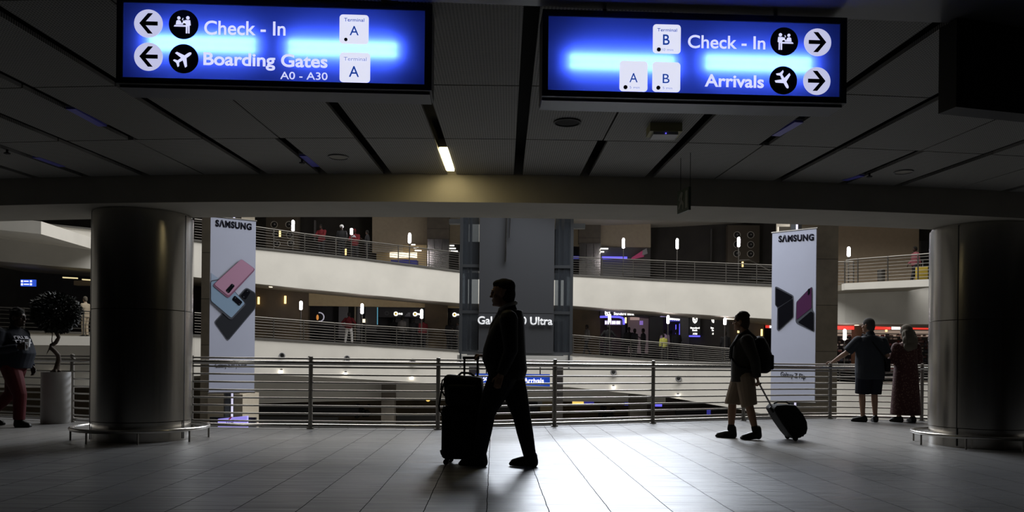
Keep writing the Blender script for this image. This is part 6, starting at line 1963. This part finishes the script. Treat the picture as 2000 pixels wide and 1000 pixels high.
for k in range(4200):
    while True:
        q = V(rnd.uniform(-1, 1), rnd.uniform(-1, 1), rnd.uniform(-1, 1))
        if 0.05 < q.length < 1:
            break
    q = q.normalized() * (0.45 + 0.55 * rnd.random() ** 0.4) * (1 + 0.16 * noise.noise(q.normalized() * 2.6))
    q = V(q.x * 0.325, q.y * 0.30, q.z * 0.265 + (0.0 if q.z > -0.5 else -0.02))
    dr = (q.normalized() + V(rnd.uniform(-.7, .7), rnd.uniform(-.7, .7), rnd.uniform(-0.9, .3))).normalized()
    s1 = dr.cross(V(rnd.uniform(-1, 1), rnd.uniform(-1, 1), 1)).normalized()
    n1 = dr.cross(s1)
    ln, wd = rnd.uniform(0.05, 0.085), rnd.uniform(0.014, 0.022)
    p = cc + q
    vs = [bm.verts.new(p), bm.verts.new(p + dr * ln * 0.45 + s1 * wd + n1 * 0.006), bm.verts.new(p + dr * ln), bm.verts.new(p + dr * ln * 0.45 - s1 * wd + n1 * 0.006), bm.verts.new(p + dr * ln * 0.5 - n1 * 0.004)]
    for a, b in ((0, 1), (1, 2), (2, 3), (3, 0)):
        bm.faces.new((vs[a], vs[b], vs[4]))
obj('foliage', bm, 'leaf', root)

# ------------------------------------------------------------------ small figures on the far galleries


def base_pose(h, pose):
    q = h / 1.75
    J = dict(head=V(0.02, 0, 1.63), neck=V(0, 0, 1.48),
             torso=[(0, 0, 0.84, 0.165, 0.12), (0, 0, 0.97, 0.17, 0.125), (0, 0, 1.1, 0.16, 0.12), (0, 0, 1.27, 0.18, 0.125), (0, 0, 1.38, 0.175, 0.10), (0, 0, 1.45, 0.09, 0.07)],
             hipL=V(0, 0.09, 0.88), hipR=V(0, -0.09, 0.88), knL=V(0.02, 0.11, 0.48), knR=V(0.02, -0.11, 0.48), anL=V(-0.01, 0.12, 0.09), anR=V(-0.01, -0.12, 0.09), footL=V(1, 0.3, 0), footR=V(1, -0.3, 0),
             shL=V(0, 0.19, 1.38), shR=V(0, -0.19, 1.38), elL=V(-0.02, 0.25, 1.12), elR=V(-0.02, -0.25, 1.12), wrL=V(0.06, 0.24, 0.88), wrR=V(0.06, -0.24, 0.88))
    if pose == 'phone':
        J.update(elR=V(0.02, -0.26, 1.12), wrR=V(0.26, -0.14, 1.22), handR=((0.7, 0.4, 0.5), (0, 1, 0), (0, 0, 1), 30))
    if pose == 'lean':
        J.update(elL=V(0.15, 0.26, 1.15), wrL=V(0.38, 0.22, 1.08), elR=V(0.15, -0.26, 1.15), wrR=V(0.38, -0.22, 1.08), head=V(0.10, 0, 1.60), neck=V(0.06, 0, 1.46), handL=((1, 0, 0), (0, 0, -1), (0, -1, 0), 30), handR=((1, 0, 0), (0, 0, -1), (0, 1, 0), 30))
    if pose == 'hips':
        J.update(elL=V(-0.08, 0.40, 1.14), wrL=V(0.02, 0.22, 1.0), elR=V(-0.08, -0.40, 1.14), wrR=V(0.02, -0.22, 1.0), anL=V(-0.01, 0.2, 0.09), anR=V(-0.01, -0.2, 0.09), knL=V(0.02, 0.16, 0.48), knR=V(0.02, -0.16, 0.48))
    if pose == 'walk':
        J.update(knL=V(0.14, 0.1, 0.50), anL=V(0.24, 0.1, 0.10), knR=V(-0.04, -0.1, 0.48), anR=V(-0.26, -0.1, 0.13), wrL=V(-0.12, 0.26, 0.9), wrR=V(0.2, -0.24, 0.95), footL=V(1, 0, 0), footR=V(1, 0, 0))
    out = {}
    for k, v in J.items():
        if isinstance(v, Vector) and not k.startswith('foot'):
            out[k] = v * q
        elif k == 'torso':
            out[k] = [tuple(c * q for c in s) for s in v]
        else:
            out[k] = v
    out['hk'] = q
    return out


EDGES = {'ul': UL, 'ur': UR, 'll': LL, 'lr': LR, 'bal': [(1650, 553.4, 0), (1735, 549, 0), (1830, 544.5, 0)], 'side': [(-120, 653, 0), (64, 656, 0), (200, 657, 0)]}
EDD = {'bal': -2.0, 'side': -2.2}


def visitor(lev, px, off, h, heading, pose, skin, top, legs, hair, label, top_kind='shirt', sleeve='long'):
    E = EDGES[lev]
    d = dA(px) + EDD.get(lev, 0)
    e = P(px, lerp([q[0] for q in E], [q[1] for q in E], px), d)
    loc = Vector((e.x * (d + off) / d, d + off, e.z - 0.018))
    J = base_pose(h, pose)
    return figure('visitor', loc, R(heading), label, J, skin, top=dict(mat=top, bottom=0.83 * h / 1.75, pad=0.02, name=top_kind, sleeve=sleeve), legs=dict(mat=legs, to='ankle', pad=0.015, waist=0.96 * h / 1.75, name='trousers'),
                  shoes=dict(mat='shoe_black'), hair=dict(mat=hair), voxel=0.022, detail=False), loc


visitor('ul', 628, 1.6, 1.78, 250, 'lean', 'skin_dark', 'red_cloth', 'trouser_black', 'hair_black', 'visitor in a red shirt at the upper railing nearer the phone banner')
vc, _l = visitor('ul', 667, 0.8, 1.70, 265, 'stand', 'skin_dark', 'suit_black', 'trouser_black', 'hair_black', 'visitor in dark clothes and a white cap at the upper railing')
vh, l_ = visitor('ul', 693, 1.9, 1.80, 262, 'lean', 'skin_dark', 'red_cloth', 'trouser_black', 'red_cloth', 'visitor in a dark red hooded top with a white chest mark', 'hooded_top')
bm = B()
for a in (-40, 0, 40):
    ellipsoid(bm, V(0.175, 0.075 * math.sin(R(a)), 1.33 + 0.03 * math.cos(R(a))), (0.03, 0.03, 0.075), 8, 6, Matrix.Rotation(R(a), 3, 'X'))
obj('chest_mark', bm, 'print_white', vh, world=False)
# white cap
bm = B(); ellipsoid(bm, V(0.0, 0, 1.635), (0.13, 0.105, 0.10), 12, 7); ellipsoid(bm, V(0.12, 0, 1.63), (0.09, 0.085, 0.02), 10, 6)
obj('cap', bm, 'white_cloth', vc, world=False, smooth=True)
visitor('ul', 717, 0.8, 1.6, 200, 'phone', 'skin_dark', 'suit_black', 'trouser_black', 'hair_black', 'visitor in black half hidden behind the upper railing next to the red hooded top')
visitor('ll', 681, 2.2, 1.72, 80, 'hips', 'skin_dark', 'red_cloth', 'white_cloth', 'hair_black', 'visitor in a red shirt and white trousers with hands on hips under the gold bulkhead')
visitor('ll', 770, 3.4, 1.70, 95, 'stand', 'skin_dark', 'suit_black', 'trouser_black', 'hair_black', 'dark clothed visitor queueing below the first round bank logo')
visitor('ll', 785, 2.4, 1.74, 60, 'stand', 'skin_dark', 'grey_cloth', 'trouser_black', 'hair_black', 'grey clothed visitor queueing just past the first round bank logo')
visitor('ll', 808, 2.3, 1.66, 100, 'phone', 'skin_dark', 'suit_black', 'trouser_black', 'hair_black', 'dark clothed visitor queueing before the lamp and below the middle logo')
visitor('ll', 826, 2.0, 1.68, 120, 'stand', 'skin_dark', 'red_cloth', 'trouser_black', 'hair_black', 'visitor in a dark red top queueing just beyond the lamp')
visitor('ll', 878, 2.0, 1.70, 70, 'stand', 'skin_dark', 'suit_black', 'trouser_black', 'hair_black', 'dark clothed visitor beside the lift tower under the last bank logo')
visitor('ll', 894, 0.9, 1.62, 190, 'phone', 'skin_dark', 'suit_black', 'trouser_black', 'hair_black', 'dark clothed visitor looking at a phone against the lift tower glass')
visitor('lr', 1146, 2.0, 1.78, 200, 'walk', 'skin_dark', 'grey_cloth', 'trouser_black', 'hair_black', 'man in a grey top walking before the brown wall beyond the lift tower')
visitor('lr', 1187, 0.9, 1.78, 90, 'hips', 'skin_dark', 'suit_black', 'trouser_black', 'hair_black', 'guard in black uniform standing with legs apart facing the bank', 'uniform_jacket')
visitor('lr', 1228, 2.5, 1.80, 90, 'stand', 'skin_dark', 'suit_black', 'trouser_black', 'hair_black', 'dark clothed customer standing under the yellow wall lamp of the bank')
visitor('lr', 1239, 2.2, 1.72, 30, 'stand', 'skin_dark', 'suit_black', 'trouser_black', 'hair_black', 'dark clothed customer in the middle of the group before the bank')
visitor('lr', 1256, 2.3, 1.76, 150, 'phone', 'skin_dark', 'suit_black', 'trouser_black', 'hair_black', 'dark clothed customer looking at a lit phone before the small violet screen')
visitor('lr', 1298, 1.9, 1.74, 60, 'stand', 'skin_dark', 'lilac_cloth', 'trouser_black', 'hair_black', 'visitor in a lilac shirt before the bank doorway')
visitor('lr', 1295.5, 1.2, 1.45, 100, 'stand', 'skin_dark', 'vest_yellow', 'trouser_black', 'hair_black', 'shorter visitor in a yellow safety vest at the lower railing', 'safety_vest')
visitor('lr', 1310, 2.55, 1.76, 80, 'stand', 'skin_dark', 'suit_black', 'trouser_black', 'hair_black', 'dark clothed visitor inside the bank doorway near the lamp')
visitor('lr', 1321, 1.7, 1.78, 100, 'walk', 'skin_dark', 'suit_black', 'trouser_black', 'hair_black', 'dark clothed visitor walking in between the blue light strips')
visitor('lr', 1416, 1.0, 1.74, 90, 'stand', 'skin_dark', 'suit_black', 'trouser_black', 'hair_black', 'dark figure standing under the lamp past the bank machine signs')
visitor('bal', 1787, 1.6, 1.72, 185, 'walk', 'skin_dark', 'pink_cloth', 'trouser_black', 'hair_black', 'woman in a pink top walking on the balcony with a yellow case')
visitor('side', 166, 1.2, 1.80, 170, 'phone', 'skin_fair', 'beige_cloth', 'beige_cloth', 'hair_blonde', 'visitor in beige looking at a phone on the side gallery, half behind the column')
# yellow case beside the woman on the balcony
e = P(1800, 545.8, dA(1800) - 2.0); c = Vector((e.x, dA(1800) - 1.3, e.z - 0.02)); c.x = e.x * c.y / (dA(1800) - 2)
root = thing('trolley_case', 'yellow hard trolley case on the projecting balcony', 'suitcase', c)
bm = B(); rounded_box(bm, -0.24, 0.24, -0.13, 0.13, 0.06, 0.66, 0.05); obj('shell', bm, 'case_yellow', root, world=False, smooth=True)
for x_ in (-0.17, 0.17):
    bm = B(); lathe(bm, (x_, -0.02, 0.03), [(0.03, 0), (0.03, 0.04)], 10, axis=(0, 1, 0)); obj('wheel', bm, 'rubber', root, world=False)
for x_ in (-0.09, 0.09):
    bm = B(); tube(bm, [V(x_, 0.09, 0.6), V(x_, 0.09, 0.98)], 0.01, 6); obj('handle_rod', bm, 'grey_metal', root, world=False)
bm = B(); tube(bm, [V(-0.1, 0.09, 0.98), V(0.1, 0.09, 0.98)], 0.014, 6); obj('handle_grip', bm, 'rubber', root, world=False)
